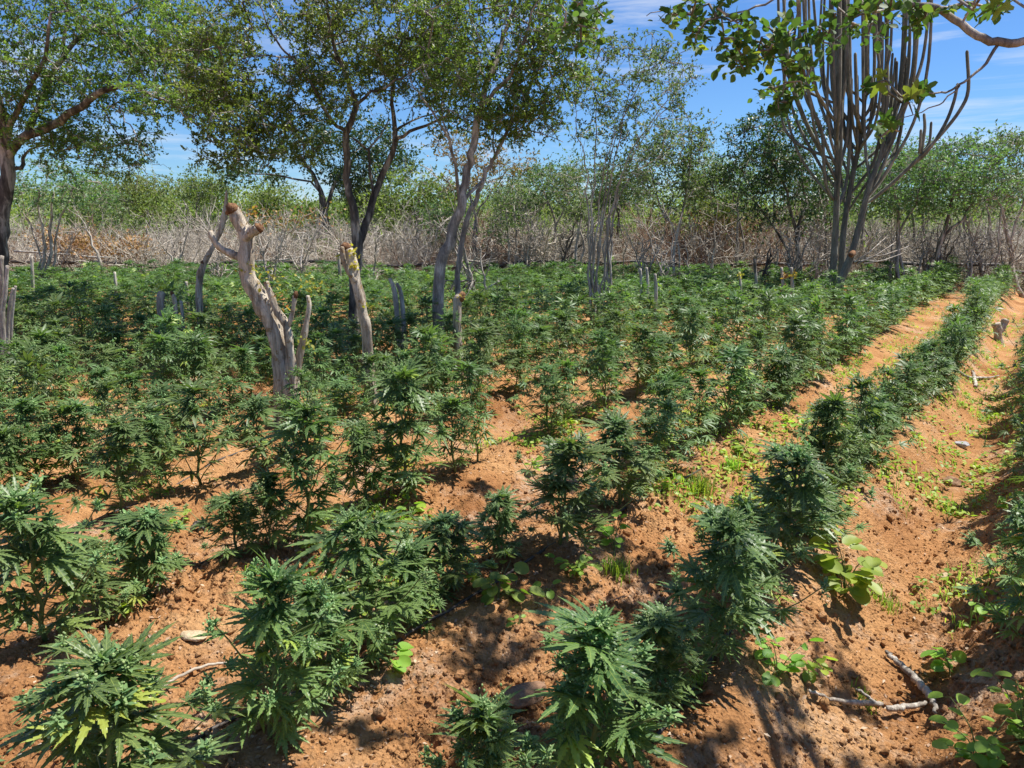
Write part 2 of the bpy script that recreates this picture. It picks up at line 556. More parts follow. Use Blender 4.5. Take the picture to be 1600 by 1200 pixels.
def ico(sub=0):
    t = (1 + 5 ** .5) / 2
    v = [(-1, t, 0), (1, t, 0), (-1, -t, 0), (1, -t, 0), (0, -1, t), (0, 1, t), (0, -1, -t), (0, 1, -t), (t, 0, -1), (t, 0, 1), (-t, 0, -1), (-t, 0, 1)]
    f = [(0, 11, 5), (0, 5, 1), (0, 1, 7), (0, 7, 10), (0, 10, 11), (1, 5, 9), (5, 11, 4), (11, 10, 2), (10, 7, 6), (7, 1, 8), (3, 9, 4), (3, 4, 2), (3, 2, 6), (3, 6, 8), (3, 8, 9), (4, 9, 5), (2, 4, 11), (6, 2, 10), (8, 6, 7), (9, 8, 1)]
    v = [np.array(a) / np.linalg.norm(a) for a in v]
    for _ in range(sub):
        c, nf = {}, []
        def mid(a, b):
            k = (min(a, b), max(a, b))
            if k not in c:
                p = v[a] + v[b]
                v.append(p / np.linalg.norm(p))
                c[k] = len(v) - 1
            return c[k]
        for a, b, d in f:
            ab, bd, da = mid(a, b), mid(b, d), mid(d, a)
            nf += [(a, ab, da), (b, bd, ab), (d, da, bd), (ab, bd, da)]
        f = nf
    return np.array(v), np.array(f)


def rock_template(seed, sub=2, rough=0.28):
    r = np.random.default_rng(seed)
    v, f = ico(sub)
    d = np.zeros(len(v))
    for _ in range(9):                                  # chip flat facets off a ball
        n = norm(r.normal(size=3))
        h = r.uniform(0.55, 0.9)
        k = v @ n
        over = np.clip(k - h, 0, None)
        v = v - over[:, None] * n
    v = v + rough * 0.12 * r.normal(size=v.shape)
    return v * np.array([1, r.uniform(.65, .9), r.uniform(.55, .8)]), f


def rand_rot(k, r=rng):
    q = norm(r.normal(size=(k, 4)))
    w, x, y, z = q.T
    return np.stack([np.stack([1 - 2 * (y * y + z * z), 2 * (x * y - z * w), 2 * (x * z + y * w)], -1),
                     np.stack([2 * (x * y + z * w), 1 - 2 * (x * x + z * z), 2 * (y * z - x * w)], -1),
                     np.stack([2 * (x * z - y * w), 2 * (y * z + x * w), 1 - 2 * (x * x + y * y)], -1)], 1)


# clods of earth broken out of the ridges
cb = Buf()
for s_ in range(5):
    T = rock_template(50 + s_, 1, 1.1)
    k = 14000
    r_ = 1.3 * (9 / 1.3) ** rng.uniform(0, 1, k)
    a_ = np.radians(rng.uniform(-40, 42, k))
    x, y = np.sin(a_) * r_, np.cos(a_) * r_
    dens = perlin(x * 1.1, y * 1.1, 21)
    keep = dens > rng.uniform(-0.55, 0.4, k)
    x, y = x[keep], y[keep]
    k = len(x)
    sz = np.clip(rng.lognormal(-5.2, 0.62, k), 0.002, 0.032)
    z = ground_z(x, y)
    cb.inst((T[0], [T[1]]), rand_rot(k) * sz[:, None, None], np.stack([x, y, z + sz * 0.25], -1))
tag(cb.build('soil_clods', M_SOIL), 'crumbled red earth clods lying over the ridges and furrows', 'soil', kind='stuff')

# ------------------------------------------------------------------ cannabis plants
def leaflet(nseg, w, serr=True, curl=0.25, fold=0.35, sway=0.0):
    """unit leaflet along +y; returns V, faces, luv"""
    t = np.linspace(0, 1, nseg + 1)
    prof = np.sin(np.pi * np.clip(t, 0, 1) ** 0.85) ** 0.9 * w
    prof[0] = w * 0.08
    prof[-1] = 0.0
    V, L = [], []
    def pt(x, y):
        V.append((x + sway * y * y, y, fold * abs(x) - curl * y * y))
        L.append((x / (w + 1e-6), y, 0))
        return len(V) - 1
    quads, tris = [], []
    mids = [pt(0, tt) for tt in t]
    for sgn in (1, -1):
        notch = [pt(sgn * prof[i] * (0.78 if serr and 0 < i < nseg else 1), t[i]) for i in range(nseg)]
        for i in range(nseg):
            last = i == nseg - 1
            nxt = mids[-1] if last else notch[i + 1]
            if serr and not last:
                ty = t[i] + (t[i + 1] - t[i]) * 1.0
                tip = pt(sgn * (prof[i + 1] * 1.12 + w * .03), ty)
                a = [(mids[i], notch[i], tip, mids[i + 1])]
                b = [(mids[i + 1], tip, nxt)]
                # notch sits slightly forward of the tooth, so the edge saws
                quads += [x if sgn > 0 else x[::-1] for x in a]
                tris += [x if sgn > 0 else x[::-1] for x in b]
            elif last:
                x = (mids[i], notch[i], mids[-1])
                tris.append(x if sgn > 0 else x[::-1])
            else:
                x = (mids[i], notch[i], nxt, mids[i + 1])
                quads.append(x if sgn > 0 else x[::-1])
    return np.array(V), [np.array(quads).reshape(-1, 4), np.array(tris).reshape(-1, 3)], np.array(L)


def fan_leaf(lod, seed):
    r = np.random.default_rng(seed)
    w = r.uniform(0.076, 0.104)
    if lod == 0:
        angs, lens = [0, 27, 55, 92], [1, .93, .74, .42]
    elif lod == 1:
        angs, lens = [0, 29, 62], [1, .92, .65]
    else:
        angs, lens = [0, 38], [1, .85]
        w *= 1.35
    V, Q, T, L, n = [], [], [], [], 0
    for i, (a, l) in enumerate(zip(angs, lens)):
        for s in ((1,) if i == 0 else (1, -1)):
            nseg = {0: 8, 1: 4, 2: 2}[lod]
            v, f, lu = leaflet(nseg, w * (1 if i < 2 else 1.1), lod == 0, r.uniform(.1, .42), r.uniform(.1, .5), r.uniform(-.08, .08))
            th = R(-s * (a + r.uniform(-4, 4)))
            c, sn = math.cos(th), math.sin(th)
            v = v * l * r.uniform(.93, 1.05)
            v = np.stack([v[:, 0] * c - v[:, 1] * sn, v[:, 0] * sn + v[:, 1] * c, v[:, 2] + 0.002 * i], -1)
            V.append(v); L.append(lu)
            Q.append(f[0] + n); T.append(f[1] + n)
            n += len(v)
    return np.concatenate(V), [np.concatenate(Q), np.concatenate(T)], np.concatenate(L)


FANS = {l: [fan_leaf(l, 100 * l + i) for i in range(6)] for l in (0, 1, 2)}


def make_plant_meshes(lod, seed, height=0.66, spread=0.26, airy=0.0, into=None, xf=None):
    """returns meshes for stem, foliage, flowers of one plant"""
    r = np.random.default_rng(seed)
    st, fo, bu = Buf(), Buf(), Buf()
    leaves = []          # pos, dir, up, size, tint
    tips = []
    lean = r.normal(0, 0.05, 2)
    npt = 8
    hh = np.linspace(0, height, npt)
    main = np.stack([lean[0] * hh + 0.008 * r.normal(size=npt), lean[1] * hh + 0.008 * r.normal(size=npt), hh - 0.03 * (hh == 0)], -1)
    tube(st, main, np.linspace(0.009, 0.003, npt), 6 if lod == 0 else 4)
    def mpos(h):
        return np.array([np.interp(h, hh, main[:, k]) for k in range(3)])
    nn = int(height / (0.050 if lod == 0 else 0.056))
    az = r.uniform(0, 6.28)
    for i in range(nn):
        f = (i + 0.6) / nn
        h = height * (0.04 + 0.93 * f)
        az += math.pi / 2 + r.normal(0, 0.3)
        for s in (0, 1):
            a = az + s * math.pi + r.normal(0, 0.25)
            d = np.array([math.cos(a), math.sin(a), 0])
            p = mpos(h)
            # branch
            L = spread * (1.22 - 1.02 * f) * r.uniform(0.55, 1.25)
            el = R(r.uniform(16, 46) + 30 * f)
            if f < 0.9:
                k = 5
                tt = np.linspace(0, 1, k)
                bp = p + L * (tt[:, None] * d * math.cos(el)) + np.array([0, 0, 1]) * (L * (math.sin(el) * tt + 0.25 * tt ** 2))[:, None]
                bp[1:-1] += r.normal(0, .006, (k - 2, 3))
                tube(st, bp, np.linspace(0.0042, 0.002, k), 4 if lod == 0 else 3, cap=False)
                nb = {0: 3, 1: 3, 2: 2}[lod]
                for q in range(nb):
                    t = (q + r.uniform(0.3, 1)) / nb
                    bpq = np.array([np.interp(t, tt, bp[:, c]) for c in range(3)])
                    for sg in (1, -1):
                        aa = a + sg * r.uniform(0.5, 1.3)
                        ld = np.array([math.cos(aa), math.sin(aa), r.uniform(-.25, .5)])
                        leaves.append((bpq, ld, r.uniform(.045, .105) * (1.15 - .3 * f), (1 - f) * 1.0 * r.uniform(.3, 1.2), 0.3))
                tips.append((bp[-1], 0.5 + 0.3 * f))
            # big fan leaf at the node on a petiole
            if r.uniform() < 0.92:
                pl = r.uniform(.05, .11) * (1.2 - 0.5 * f)
                pd = norm(d + np.array([0, 0, r.uniform(.15, .75)]))
                pe = p + pd * pl
                if lod < 2:
                    tube(st, np.stack([p, pe]), [0.0018, 0.0014], 3, cap=False)
                dz = r.uniform(-.55, .45) + (0.7 if f > .82 else 0.2 * f)
                sz = r.uniform(.105, .18) * (0.95 if lod == 0 else .88) * (0.8 if f < .15 else 1) * (1 - .2 * (f > .9))
                leaves.append((pe, d + np.array([0, 0, dz]), sz, (0.8 if f > .3 else 1.75) * r.uniform(.1, 1), 0.0))
    tips.append((main[-1], 1.15))
    # leaves pointing out around the top
    for a in np.linspace(0, 6.28, 7, endpoint=False) + r.uniform(0, 1):
        d = np.array([math.cos(a), math.sin(a), r.uniform(.3, 1.5)])
        leaves.append((main[-1] - np.array([0, 0, r.uniform(0, .05)]), d, r.uniform(.08, .16), r.uniform(.1, .6), 0))
    keep_ = [i for i in range(len(leaves)) if r.uniform() > (0.26, .20, .08)[lod]]
    leaves = [leaves[i] for i in keep_]
    P = np.array([l[0] for l in leaves])
    D = norm(np.array([l[1] for l in leaves]))
    S = np.array([l[2] for l in leaves])
    Tn = np.array([l[3] for l in leaves])
    if r.uniform() < 0.5:
        Tn[r.integers(0, len(Tn), 4)] = 2.0           # a few yellowing leaves
    up = np.array([0, 0, 1.0]) + r.normal(0, .28, D.shape)
    Mx = frames(D, up) * S[:, None, None]
    which = r.integers(0, 6, len(P))
    sel = which
    if lod == 2:
        Mx = Mx * 1.12
    for w in range(6):
        k = sel == w
        T = FANS[lod][w]
        if lod == 0:
            fo.inst(T, Mx[k], P[k], tint=Tn[k], luv=T[2])
        else:
            fo.inst(T, Mx[k], P[k], tint=Tn[k])
    # flower clusters: small narrow leaves and pale calyxes
    lv, lf, lu = leaflet(2, 0.16, False, 0.2, 0.3)
    iv, if_ = ico(0)
    for p, sz in tips:
        n = {0: 26, 1: 12, 2: 5}[lod]
        if sz > 1: n = int(n * 1.8)
        el = r.uniform(.0, 1.35, n)
        a = r.uniform(0, 6.28, n)
        d = np.stack([np.cos(a) * np.cos(el), np.sin(a) * np.cos(el), np.sin(el)], -1)
        hgt = r.uniform(-.065, .02, n)[:, None] * np.array([0, 0, 1.0]) * sz
        s = r.uniform(.018, .042, n) * (0.6 + .5 * sz) * (1 if lod < 2 else 1.5)
        (fo if lod == 2 else bu).inst((lv, lf), frames(d, np.array([0, 0, 1.]) + r.normal(0, .4, d.shape)) * s[:, None, None], p + hgt,
                                      tint=(r.uniform(.0, .9, n) if lod == 2 else r.uniform(0, 1.1, n)))
        if lod < 2:
            n = {0: 22, 1: 8}[lod]
            if sz > 1: n *= 2
            off = r.normal(0, 1, (n, 3)) * np.array([.009, .009, .022]) * (0.6 + .7 * sz)
            s = r.uniform(.0022, .0042, n) * (1 if lod == 0 else 1.3)
            bu.inst((iv, [if_]), rand_rot(n, r) * s[:, None, None] * np.array([1, 1, 1.7])[None, :, None], p + off, tint=r.uniform(.6, 1.9, n))
    return st, fo, bu


PROTO_H = 0.66
def proto(lod, seed, **kw):
    st, fo, bu = make_plant_meshes(lod, seed, PROTO_H, **kw)
    ms = [st.build('stem', M_STEM, smooth=True, link=False), fo.build('foliage', M_CAN if lod == 0 else M_CANF, link=False)]
    b = bu.build('flower_foliage', M_BUD, link=False)
    if b: ms.append(b)
    return ms


PROTOS = {0: [proto(0, 500 + i, spread=(.29, .34, .25, .37, .31, .30, .24, .33, .28, .35, .26, .31)[i]) for i in range(12)],
          1: [proto(1, 600 + i, spread=.34) for i in range(10)],
          2: [proto(2, 700 + i, spread=.40) for i in range(9)]}

def project(x, y, z):
    c, s = math.cos(PITCH), math.sin(PITCH)
    dy, dz = y, z - CAM_H
    fw = dy * c - dz * s
    upc = dy * s + dz * c
    return 800 + F_PX * x / fw, 600 - F_PX * upc / fw


# front plants read from the photograph: base pixel, top pixel, width factor, label
FRONT = [
    (1, 742, 1400, 1115, .85, 'cannabis plant at the bottom edge, only its upright top leaves showing near the brown rock'),
    (1, 925, 1235, 975, 1.25, 'large dark cannabis plant with a spiky top, right of the brown rock'),
    (1, 1125, 1030, 800, 1.05, 'tall bushy cannabis plant on the ridge above the round-leaved weed by the furrow'),
    (1, 1225, 870, 700, 1.25, 'cannabis plant with two open fan leaves, just left of the big lime-green weed'),
    (1, 1020, 1112, 955, 1.0, 'dark shaded cannabis plant directly behind the large spiky-topped one'),
    (1, 1172, 948, 790, .85, 'dark cannabis plant squeezed between the tall ridge plant and the plant behind it'),
    (2, 512, 1090, 905, .85, 'low cannabis plant filling the gap between the pale-spiked plant and the wide one'),
    (2, 640, 978, 850, .85, 'low shaded cannabis plant between the wide plant and the dark one'),
    (3, 150, 968, 840, .85, 'low cannabis plant between the tall edge plant and the slender pale-budded one'),
    (3, 425, 860, 745, .8, 'small cannabis plant leaning on the left of the column-shaped one'),
    (4, 125, 785, 670, .9, 'low cannabis plant over the hose, between the bushy and the slim plants'),
    (4, 250, 775, 650, .85, 'low cannabis plant left of the upright one with the sharp shadow'),
    (2, 180, 1290, 1040, 1.3, 'cannabis plant with broad drooping fan leaves in the bottom left corner'),
    (2, 425, 1150, 890, 1.0, 'tall narrow cannabis plant with a pale flower spike, below the pale stone'),
    (2, 590, 1030, 815, 1.15, 'wide cannabis plant shading the pale ashy soil, second behind the corner plant'),
    (2, 690, 930, 812, 1.05, 'dark shaded cannabis plant left of the large round-leaved weed'),
    (2, 782, 880, 785, .75, 'small thin cannabis plant standing directly over the round-leaved weed'),
    (2, 872, 850, 690, 1.2, 'dark bushy cannabis plant shading the vine of round leaves'),
    (2, 968, 790, 655, 1.2, 'dark cannabis plant with a spreading top, behind the vine of round leaves'),
    (3, 78, 1000, 765, 1.25, 'tall cannabis plant at the left edge with one big open fan leaf'),
    (3, 226, 925, 790, 1.1, 'slender cannabis plant with a pale bud column above the lime seedling'),
    (3, 366, 862, 772, 1.0, 'short light green cannabis plant standing alone beside the dark plastic scrap'),
    (3, 482, 848, 640, 1.2, 'tall column-shaped cannabis plant right of the short light green one'),
    (3, 636, 770, 575, 1.25, 'tallest broad cannabis plant in the middle, dark in its centre'),
    (3, 574, 790, 660, 1.0, 'medium cannabis plant between the column-shaped plant and the broad dark one'),
    (4, 62, 760, 625, 1.1, 'bushy cannabis plant over the black hose near the left edge'),
    (4, 188, 800, 655, 1.1, 'slim cannabis plant rooted beside the black drip hose'),
    (4, 312, 755, 600, 1.2, 'upright cannabis plant with a sharp shadow at its foot'),
]

def ordinal(n):
    ones = ['', 'first', 'second', 'third', 'fourth', 'fifth', 'sixth', 'seventh', 'eighth', 'ninth', 'tenth', 'eleventh', 'twelfth', 'thirteenth', 'fourteenth', 'fifteenth', 'sixteenth', 'seventeenth', 'eighteenth', 'nineteenth']
    tens = ['', '', 'twenty', 'thirty', 'forty', 'fifty', 'sixty', 'seventy', 'eighty']
    tenths = ['', '', 'twentieth', 'thirtieth', 'fortieth', 'fiftieth', 'sixtieth', 'seventieth', 'eightieth']
    if n < 20: return ones[n]
    return tenths[n // 10] if n % 10 == 0 else tens[n // 10] + '-' + ones[n % 10]


FIELD_END = 18.5
plants = []     # x, y, height, width, row, label, u
front_u = {}
for row, px, py, ty, wd, lab in FRONT:
    x, y = on_plane(px, py)
    z = gz(x, y)
    x, y = on_plane(px, py, z)
    h = at(px, ty, y)[2] - z
    u, v = to_uv(x, y)
    plants.append([x, y, h, wd, row, lab, u])
    front_u.setdefault(row, []).append(u)
for row, v0 in enumerate(ROWS):
    u = -3.0
    if row in front_u:
        u = max(front_u[row]) + 0.38
    while u < 40:
        uu = u + rng.normal(0, .05)
        sp = 0.35 if uu < 4.2 and row < 4 else 0.27
        u += sp * (1 if uu < 9 else 0.95)
        vv = v0 + rng.normal(0, .06) + 0.05 * math.sin(uu * .6 + row) - (0.10 * perlin(np.array(uu * 0.35), np.array(v0 * 0.2), 7))
        x, y = to_xy(uu, float(vv))
        if y < 1.1 or y > FIELD_END + 0.6 * math.sin(x * .7):
            continue
        if row == 0 and y > 9.5: continue
        if rng.uniform() < (0.03 if y < 6 else 0.015): continue
        px, py = project(x, y, 0.35)
        if px < -90 or px > 1690 + (420 if row == 0 else 0): continue
        hgt = float(np.clip(rng.normal(.53, .11), .28, .80)) * (1 - 0.010 * max(0, y - 5))
        if row == 0: hgt = rng.uniform(.55, .78)
        elif row == 1: hgt *= 0.88
        plants.append([x, y, hgt, rng.uniform(.74, 1.04) * (1.0 if row == 1 else 1) + min(.16, max(0, y - 3.6) * .05) * (row > 1), row, None, uu])
OBST = [(445, 5.8, .25), (575, 6.5, .15), (690, 8.6, .12), (720, 8.9, .12), (935, 11.4, .15), (1308, 13.9, .2), (560, 9.6, .25)]
def blocked(x, y):
    for px, Y, r in OBST:
        p = at(px, 600, Y)
        if (p[0] - x) ** 2 + (p[1] - y) ** 2 < r * r: return True
    return False
plants = [p for p in plants if p[5] or not blocked(p[0], p[1])]
plants.sort(key=lambda p: p[1])
ind, rest = plants[:300], plants[300:]
rows_used = {}
for p in sorted(ind, key=lambda p: p[6]):
    rows_used.setdefault(p[4], []).append(p)
first_of = {0: [], 1: [], 2: []}
roots = {}
HOSTS = {}
adjs = ['leafy', 'bushy', 'dense', 'dark green', 'full', 'spiky']
for p in ind:
    x, y, h, wd, row, lab, u = p
    lod = 0 if y < 4.4 else (1 if y < 8.5 else 2)
    pid = int(rng.integers(0, len(PROTOS[lod])))
    if lab is None:
        k = rows_used[row].index(p) + 1
        hd = 'tall' if h > .66 else ('short' if h < .5 else '')
        if row == 0:
            lab = f'{hd} cannabis plant on the right bank of the wide furrow, {ordinal(k)} from the front'.strip()
        else:
            lab = f'{hd} cannabis plant, {ordinal(k)} from the front in the {ordinal(row)} row left of the furrow'.strip()
    s = h / PROTO_H
    loc = (x, y, gz(x, y) - 0.01)
    rot = (rng.normal(0, .05), rng.normal(0, .05), rng.uniform(0, 6.28))
    sc = (s * .25 + .75 * wd if s < wd else wd * (.5 + .5 * s),) * 2 + (s,)
    if (lod, pid) not in roots:
        e = empty('cannabis_plant', loc, 0, lab, 'cannabis plant', 'cannabis plants growing in rows')
        e.rotation_euler, e.scale = rot, sc
        for me in PROTOS[lod][pid]:
            obj(me.name.split('.')[0], me, e)
        roots[(lod, pid)] = e
    else:
        copy_thing(roots[(lod, pid)], loc, rot, sc, lab, 'cannabis plants growing in rows')

# the farther plants as one mass
fb = Buf()
pre = []
for i in range(5):
    st, fo, bu = make_plant_meshes(2, 800 + i, PROTO_H, spread=.40)
    pre.append((np.concatenate(fo.V), {k: np.concatenate(v) for k, v in fo.F.items() if v}, np.concatenate(fo.A['tint'])))
for x, y, h, wd, row, lab, u in rest:
    Vp, Fp, tn = pre[rng.integers(0, 5)]
    a = rng.uniform(0, 6.28)
    s = h / PROTO_H
    c, sn = math.cos(a) * wd, math.sin(a) * wd
    W = np.stack([Vp[:, 0] * c - Vp[:, 1] * sn + x, Vp[:, 0] * sn + Vp[:, 1] * c + y, Vp[:, 2] * s + gz(x, y)], -1)
    fb.add(W, list(Fp.values()), tint=np.clip(tn + rng.normal(0, .25), 0, 2))
tag(fb.build('distant_cannabis', M_CANF), 'far part of the cannabis field merging into one green mass', 'cannabis', kind='stuff')
print('PLANTS', len(plants), len(ind), 'last y', ind[-1][1])

# ------------------------------------------------------------------ trees
def line_px(pts, Y):
    """photo-traced line [(px, py, dY, radius m)] -> (n,4) world xyz + radius"""
    return np.array([[*at(a, b, Y + c), r] for a, b, c, r in pts])


def leaf_template(kind):
    if kind == 'diamond':
        V = np.array([[0, 0, 0], [.26, .45, .05], [0, 1, -.08], [-.26, .45, .05]])
        return V, [np.array([[0, 1, 2], [0, 2, 3]])]
    if kind == 'oval':
        t = np.array([0, .12, .35, .62, .85, 1.0])
        w = np.array([.02, .2, .34, .33, .18, 0.0])
        V = [[0, y, -.12 * y * y] for y in t] + [[x, y, .12 * x - .12 * y * y + .02] for x, y in zip(w[:-1], t[:-1])] + [[-x, y, .12 * x - .12 * y * y + .02] for x, y in zip(w[:-1], t[:-1])]
        n = 6
        q, tr = [], []
        for i in range(4):
            q += [(i, n + i, n + i + 1, i + 1), (i + 1, n + 5 + i + 1, n + 5 + i, i)]
        tr += [(4, n + 4, 5), (5, n + 9, 4)]
        return np.array(V), [np.array(q), np.array(tr)]
    if kind == 'lobed':
        a = np.linspace(-2.5, 2.5, 23)
        r_ = 0.55 + 0.28 * np.cos(a * 2.6 * 2) * (1 - .1 * np.abs(a)) + .1 * np.cos(a)
        V = [[0, .25, 0]] + [[math.sin(t) * r * .75, .35 + math.cos(t) * r * .8, -.15 * r * r + .04 * math.sin(5 * t)] for t, r in zip(a, r_)]
        return np.array(V), [np.array([[0, i + 1, i] for i in range(1, 23)])]
    if kind == 'heart':
        a = np.linspace(-math.pi, math.pi, 15)[:-1]
        V = [[0, .45, 0]] + [[math.sin(t) * .40 * (1 + .12 * math.cos(t)), .48 + .50 * math.cos(t) - .10 * (abs(t) > 2.9) * -1, .16 * abs(math.sin(t)) - .08 * math.cos(t)] for t in a]
        return np.array(V), [np.array([[0, 1 + (i + 1) % 14, 1 + i] for i in range(14)])]


LT = {k: leaf_template(k) for k in ('diamond', 'oval', 'lobed', 'heart')}


class Tree:
    def __init__(s, name, label, cat, base, seed=0, group=None, thin=1.0):
        s.thin = thin
        s.root = empty(name, base, 0, label, cat, group)
        s.b = np.array(base, float)
        s.r = np.random.default_rng(seed)
        s.P, s.par, s.rad, s.fix = [], [], [], []
        s.twigs = Buf()
        s.leaf = Buf()

    def limb(s, L, k=4, jit=0.01, attach=True):
        L = smooth_line(L, k)
        L[1:-1, :3] += s.r.normal(0, 1, (len(L) - 2, 3)) * jit
        par = -1
        if attach and s.P:
            d = np.linalg.norm(np.array(s.P) - L[0, :3], axis=1)
            par = int(d.argmin())
        for q in L:
            s.P.append(q[:3]); s.par.append(par); s.rad.append(q[3] * s.thin); s.fix.append(True)
            par = len(s.P) - 1

    def grow(s, targets, step=0.22, jit=0.03, bias=0.0):
        T = np.array(targets)
        P = np.array(s.P)
        d = np.min(np.linalg.norm(T[:, None] - P[None], axis=2), axis=1)
        ends = []
        for i in np.argsort(d):
            P = np.array(s.P)
            dist = np.linalg.norm(P - T[i], axis=1)
            cost = dist + bias * np.maximum(0, P[:, 2] - T[i][2])
            j = int(cost.argmin())
            n = max(1, int(dist[j] / step))
            a = P[j]
            for q in range(1, n + 1):
                t = q / n
                p = a + (T[i] - a) * t + (s.r.normal(0, jit, 3) if q < n else 0) + np.array([0, 0, 0.10 * dist[j] * math.sin(math.pi * t)])
                s.P.append(p); s.par.append(j if q == 1 else len(s.P) - 2); s.rad.append(0); s.fix.append(False)
            ends.append(len(s.P) - 1)
        return T

    def skeleton(s, r0=0.0048, expo=2.3, nmin=3):
        n = len(s.P)
        acc = np.zeros(n)
        kids = [[] for _ in range(n)]
        for i in range(n - 1, -1, -1):
            a = acc[i] ** (1 / expo) if acc[i] > 0 else r0
            if not s.fix[i]:
                s.rad[i] = max(r0, a)
            else:
                s.rad[i] = s.rad[i]
            if s.par[i] >= 0:
                acc[s.par[i]] += s.rad[i] ** expo
                kids[s.par[i]].append(i)
        big, small = Buf(), s.twigs
        roots_ = [i for i in range(n) if s.par[i] < 0]
        stack = [(i, None) for i in roots_]
        while stack:
            i, frm = stack.pop()
            ch = [] if frm is None else [frm]
            cur = i
            while True:
                ch.append(cur)
                if not kids[cur]: break
                ks = sorted(kids[cur], key=lambda q: -s.rad[q])
                for q in ks[1:]:
                    stack.append((q, cur))
                cur = ks[0]
            if len(ch) < 2: continue
            P = np.array([s.P[c] for c in ch]) - s.b
            rd = np.array([s.rad[c] for c in ch])
            if frm is not None: rd[0] = min(rd[0], rd[1] * 1.3)
            mxr = rd.max()
            tube(big if mxr > 0.018 else small, P, rd, 9 if mxr > .05 else (6 if mxr > .018 else nmin), cap=mxr > .018)
        return big

    def leaves(s, T, ntw, L, m, size, tmpl, tint=(0, 1), droop=0.1, twig_r=0.0035):
        """twigs of length L at every target with m leaves along each"""
        T = np.repeat(np.asarray(T), ntw, axis=0)
        k = len(T)
        d = norm(s.r.normal(size=(k, 3)) * np.array([1, 1, .65]) + np.array([0, 0, .12]))
        ln = L * s.r.uniform(.5, 1.2, k)
        cl = np.repeat(s.r.uniform(*tint, len(T) // ntw), ntw)
        t = s.r.uniform(.12, 1.05, (k, m))
        P = T[:, None] + d[:, None] * (ln[:, None] * t)[..., None] - np.array([0, 0, 1]) * (droop * ln[:, None] * t ** 2)[..., None]
        P = P.reshape(-1, 3)
        n = len(P)
        D = norm(np.repeat(d, m, axis=0) * .6 + s.r.normal(size=(n, 3)) * .8)
        sz = size * s.r.uniform(.6, 1.25, n)
        Mx = frames(D, np.array([0, 0, 1.]) + s.r.normal(0, .55, (n, 3))) * sz[:, None, None]
        s.leaf.inst(LT[tmpl], Mx, P - s.b, tint=np.clip(np.repeat(cl, m) + s.r.normal(0, .22, n), 0, 2))
        # the twigs themselves, three-sided
        a = T - s.b
        e = a + d * ln[:, None] - np.array([0, 0, 1]) * (droop * ln)[:, None]
        x = norm(np.cross(d, np.array([0.1, .2, 1]))) * twig_r
        y = norm(np.cross(d, x)) * twig_r
        V = np.stack([a + x, a - x * .5 + y, a - x * .5 - y, e], 1).reshape(-1, 3)
        o = (np.arange(k) * 4)[:, None, None]
        f = (np.array([[0, 1, 3], [1, 2, 3], [2, 0, 3]])[None] + o).reshape(-1, 3)
        s.twigs.add(V, [f])

    def finish(s, bark, leafm, crown='crown', twigm=None):
        big = s.skeleton()
        big.build('trunk', bark, s.root, smooth=True)
        s.twigs.build('twigs', twigm or bark, s.root) if s.twigs.n else None
        if s.leaf.n: s.leaf.build(crown, leafm, s.root)
        return s.root


def blob_targets(r, blobs, Y):
    out = []
    for px, py, rx, ry, dY, rd, n in blobs:
        yy = Y + dY
        c = at(px, py, yy)
        sx, sz = rx * yy / F_PX, ry * yy / F_PX
        q = norm(r.normal(size=(n, 3))) * (r.uniform(.15, 1, n) ** .5)[:, None]
        out.append(c + q * np.array([sx, rd, sz]))
    return np.concatenate(out)


def ground_at(px, Y):
    p = at(px, 600, Y)
    return np.array([p[0], Y, gz(p[0], Y)])


# --- left tree, spreading over the field
bp = ground_at(2, 11.0)
t = Tree('tree', 'dark-barked spreading tree at the left edge, its limbs arching over the field', 'tree', bp, 21, thin=.68)
t.limb(np.array([[*(bp + [0, 0, -.1]), .20], [*at(0, 400, 11), .165], [*at(3, 335, 11), .15], [*at(12, 275, 11), .14], [*at(9, 225, 11), .13], [*at(-6, 150, 10.8), .10], [*at(-30, 60, 10.5), .07], [*at(-40, -60, 10.4), .04]]))
for L in ([(12, 245, 0, .10), (35, 215, -.1, .09), (62, 205, -.2, .085), (111, 178, -.4, .075), (155, 146, -.6, .06), (202, 132, -.8, .045), (235, 146, -1, .032), (270, 165, -1.2, .02), (300, 190, -1.3, .01)],
          [(40, 215, -.1, .07), (60, 165, .1, .06), (95, 95, .3, .05), (128, 55, .4, .045), (152, 49, .5, .04), (189, 62, .7, .03), (225, 85, .9, .018), (290, 100, 1.1, .01)],
          [(100, 90, .3, .04), (104, 40, .4, .03), (110, -30, .5, .02)],
          [(152, 49, .5, .03), (200, 20, .4, .02), (260, 0, .3, .012)],
          [(9, 215, 0, .07), (40, 150, -.6, .05), (70, 90, -1.2, .035), (80, 20, -1.5, .02)],
          [(13, 262, 0, .05), (33, 262, .1, .045), (40, 240, .2, .03), (75, 228, .4, .018), (120, 232, .5, .008)]):
    t.limb(line_px(L, 11.0), 3)
T = t.grow(blob_targets(t.r, [(50, 60, 125, 80, 0, 1.6, 130), (190, 40, 130, 55, .2, 1.5, 120), (90, 135, 100, 42, -.5, 1.2, 70), (200, 110, 110, 50, .1, 1.4, 50), (270, 95, 85, 60, 0, 1.2, 90), (245, 160, 80, 25, -1, .8, 45),
                              (60, 205, 70, 28, 0, 1.2, 40), (190, 240, 50, 30, -.4, .8, 22), (110, 255, 50, 22, -.2, .8, 14), (150, 215, 90, 26, .2, .8, 45), (140, -70, 210, 60, 0, 2, 110), (20, 110, 60, 90, -.6, 1.2, 70), (310, 60, 70, 50, .4, 1, 50), (330, 150, 60, 30, -.4, .8, 30)], 11.0), .25, .04)
t.leaves(T, 5, .26, 15, .045, 'diamond', (.0, 1.1))
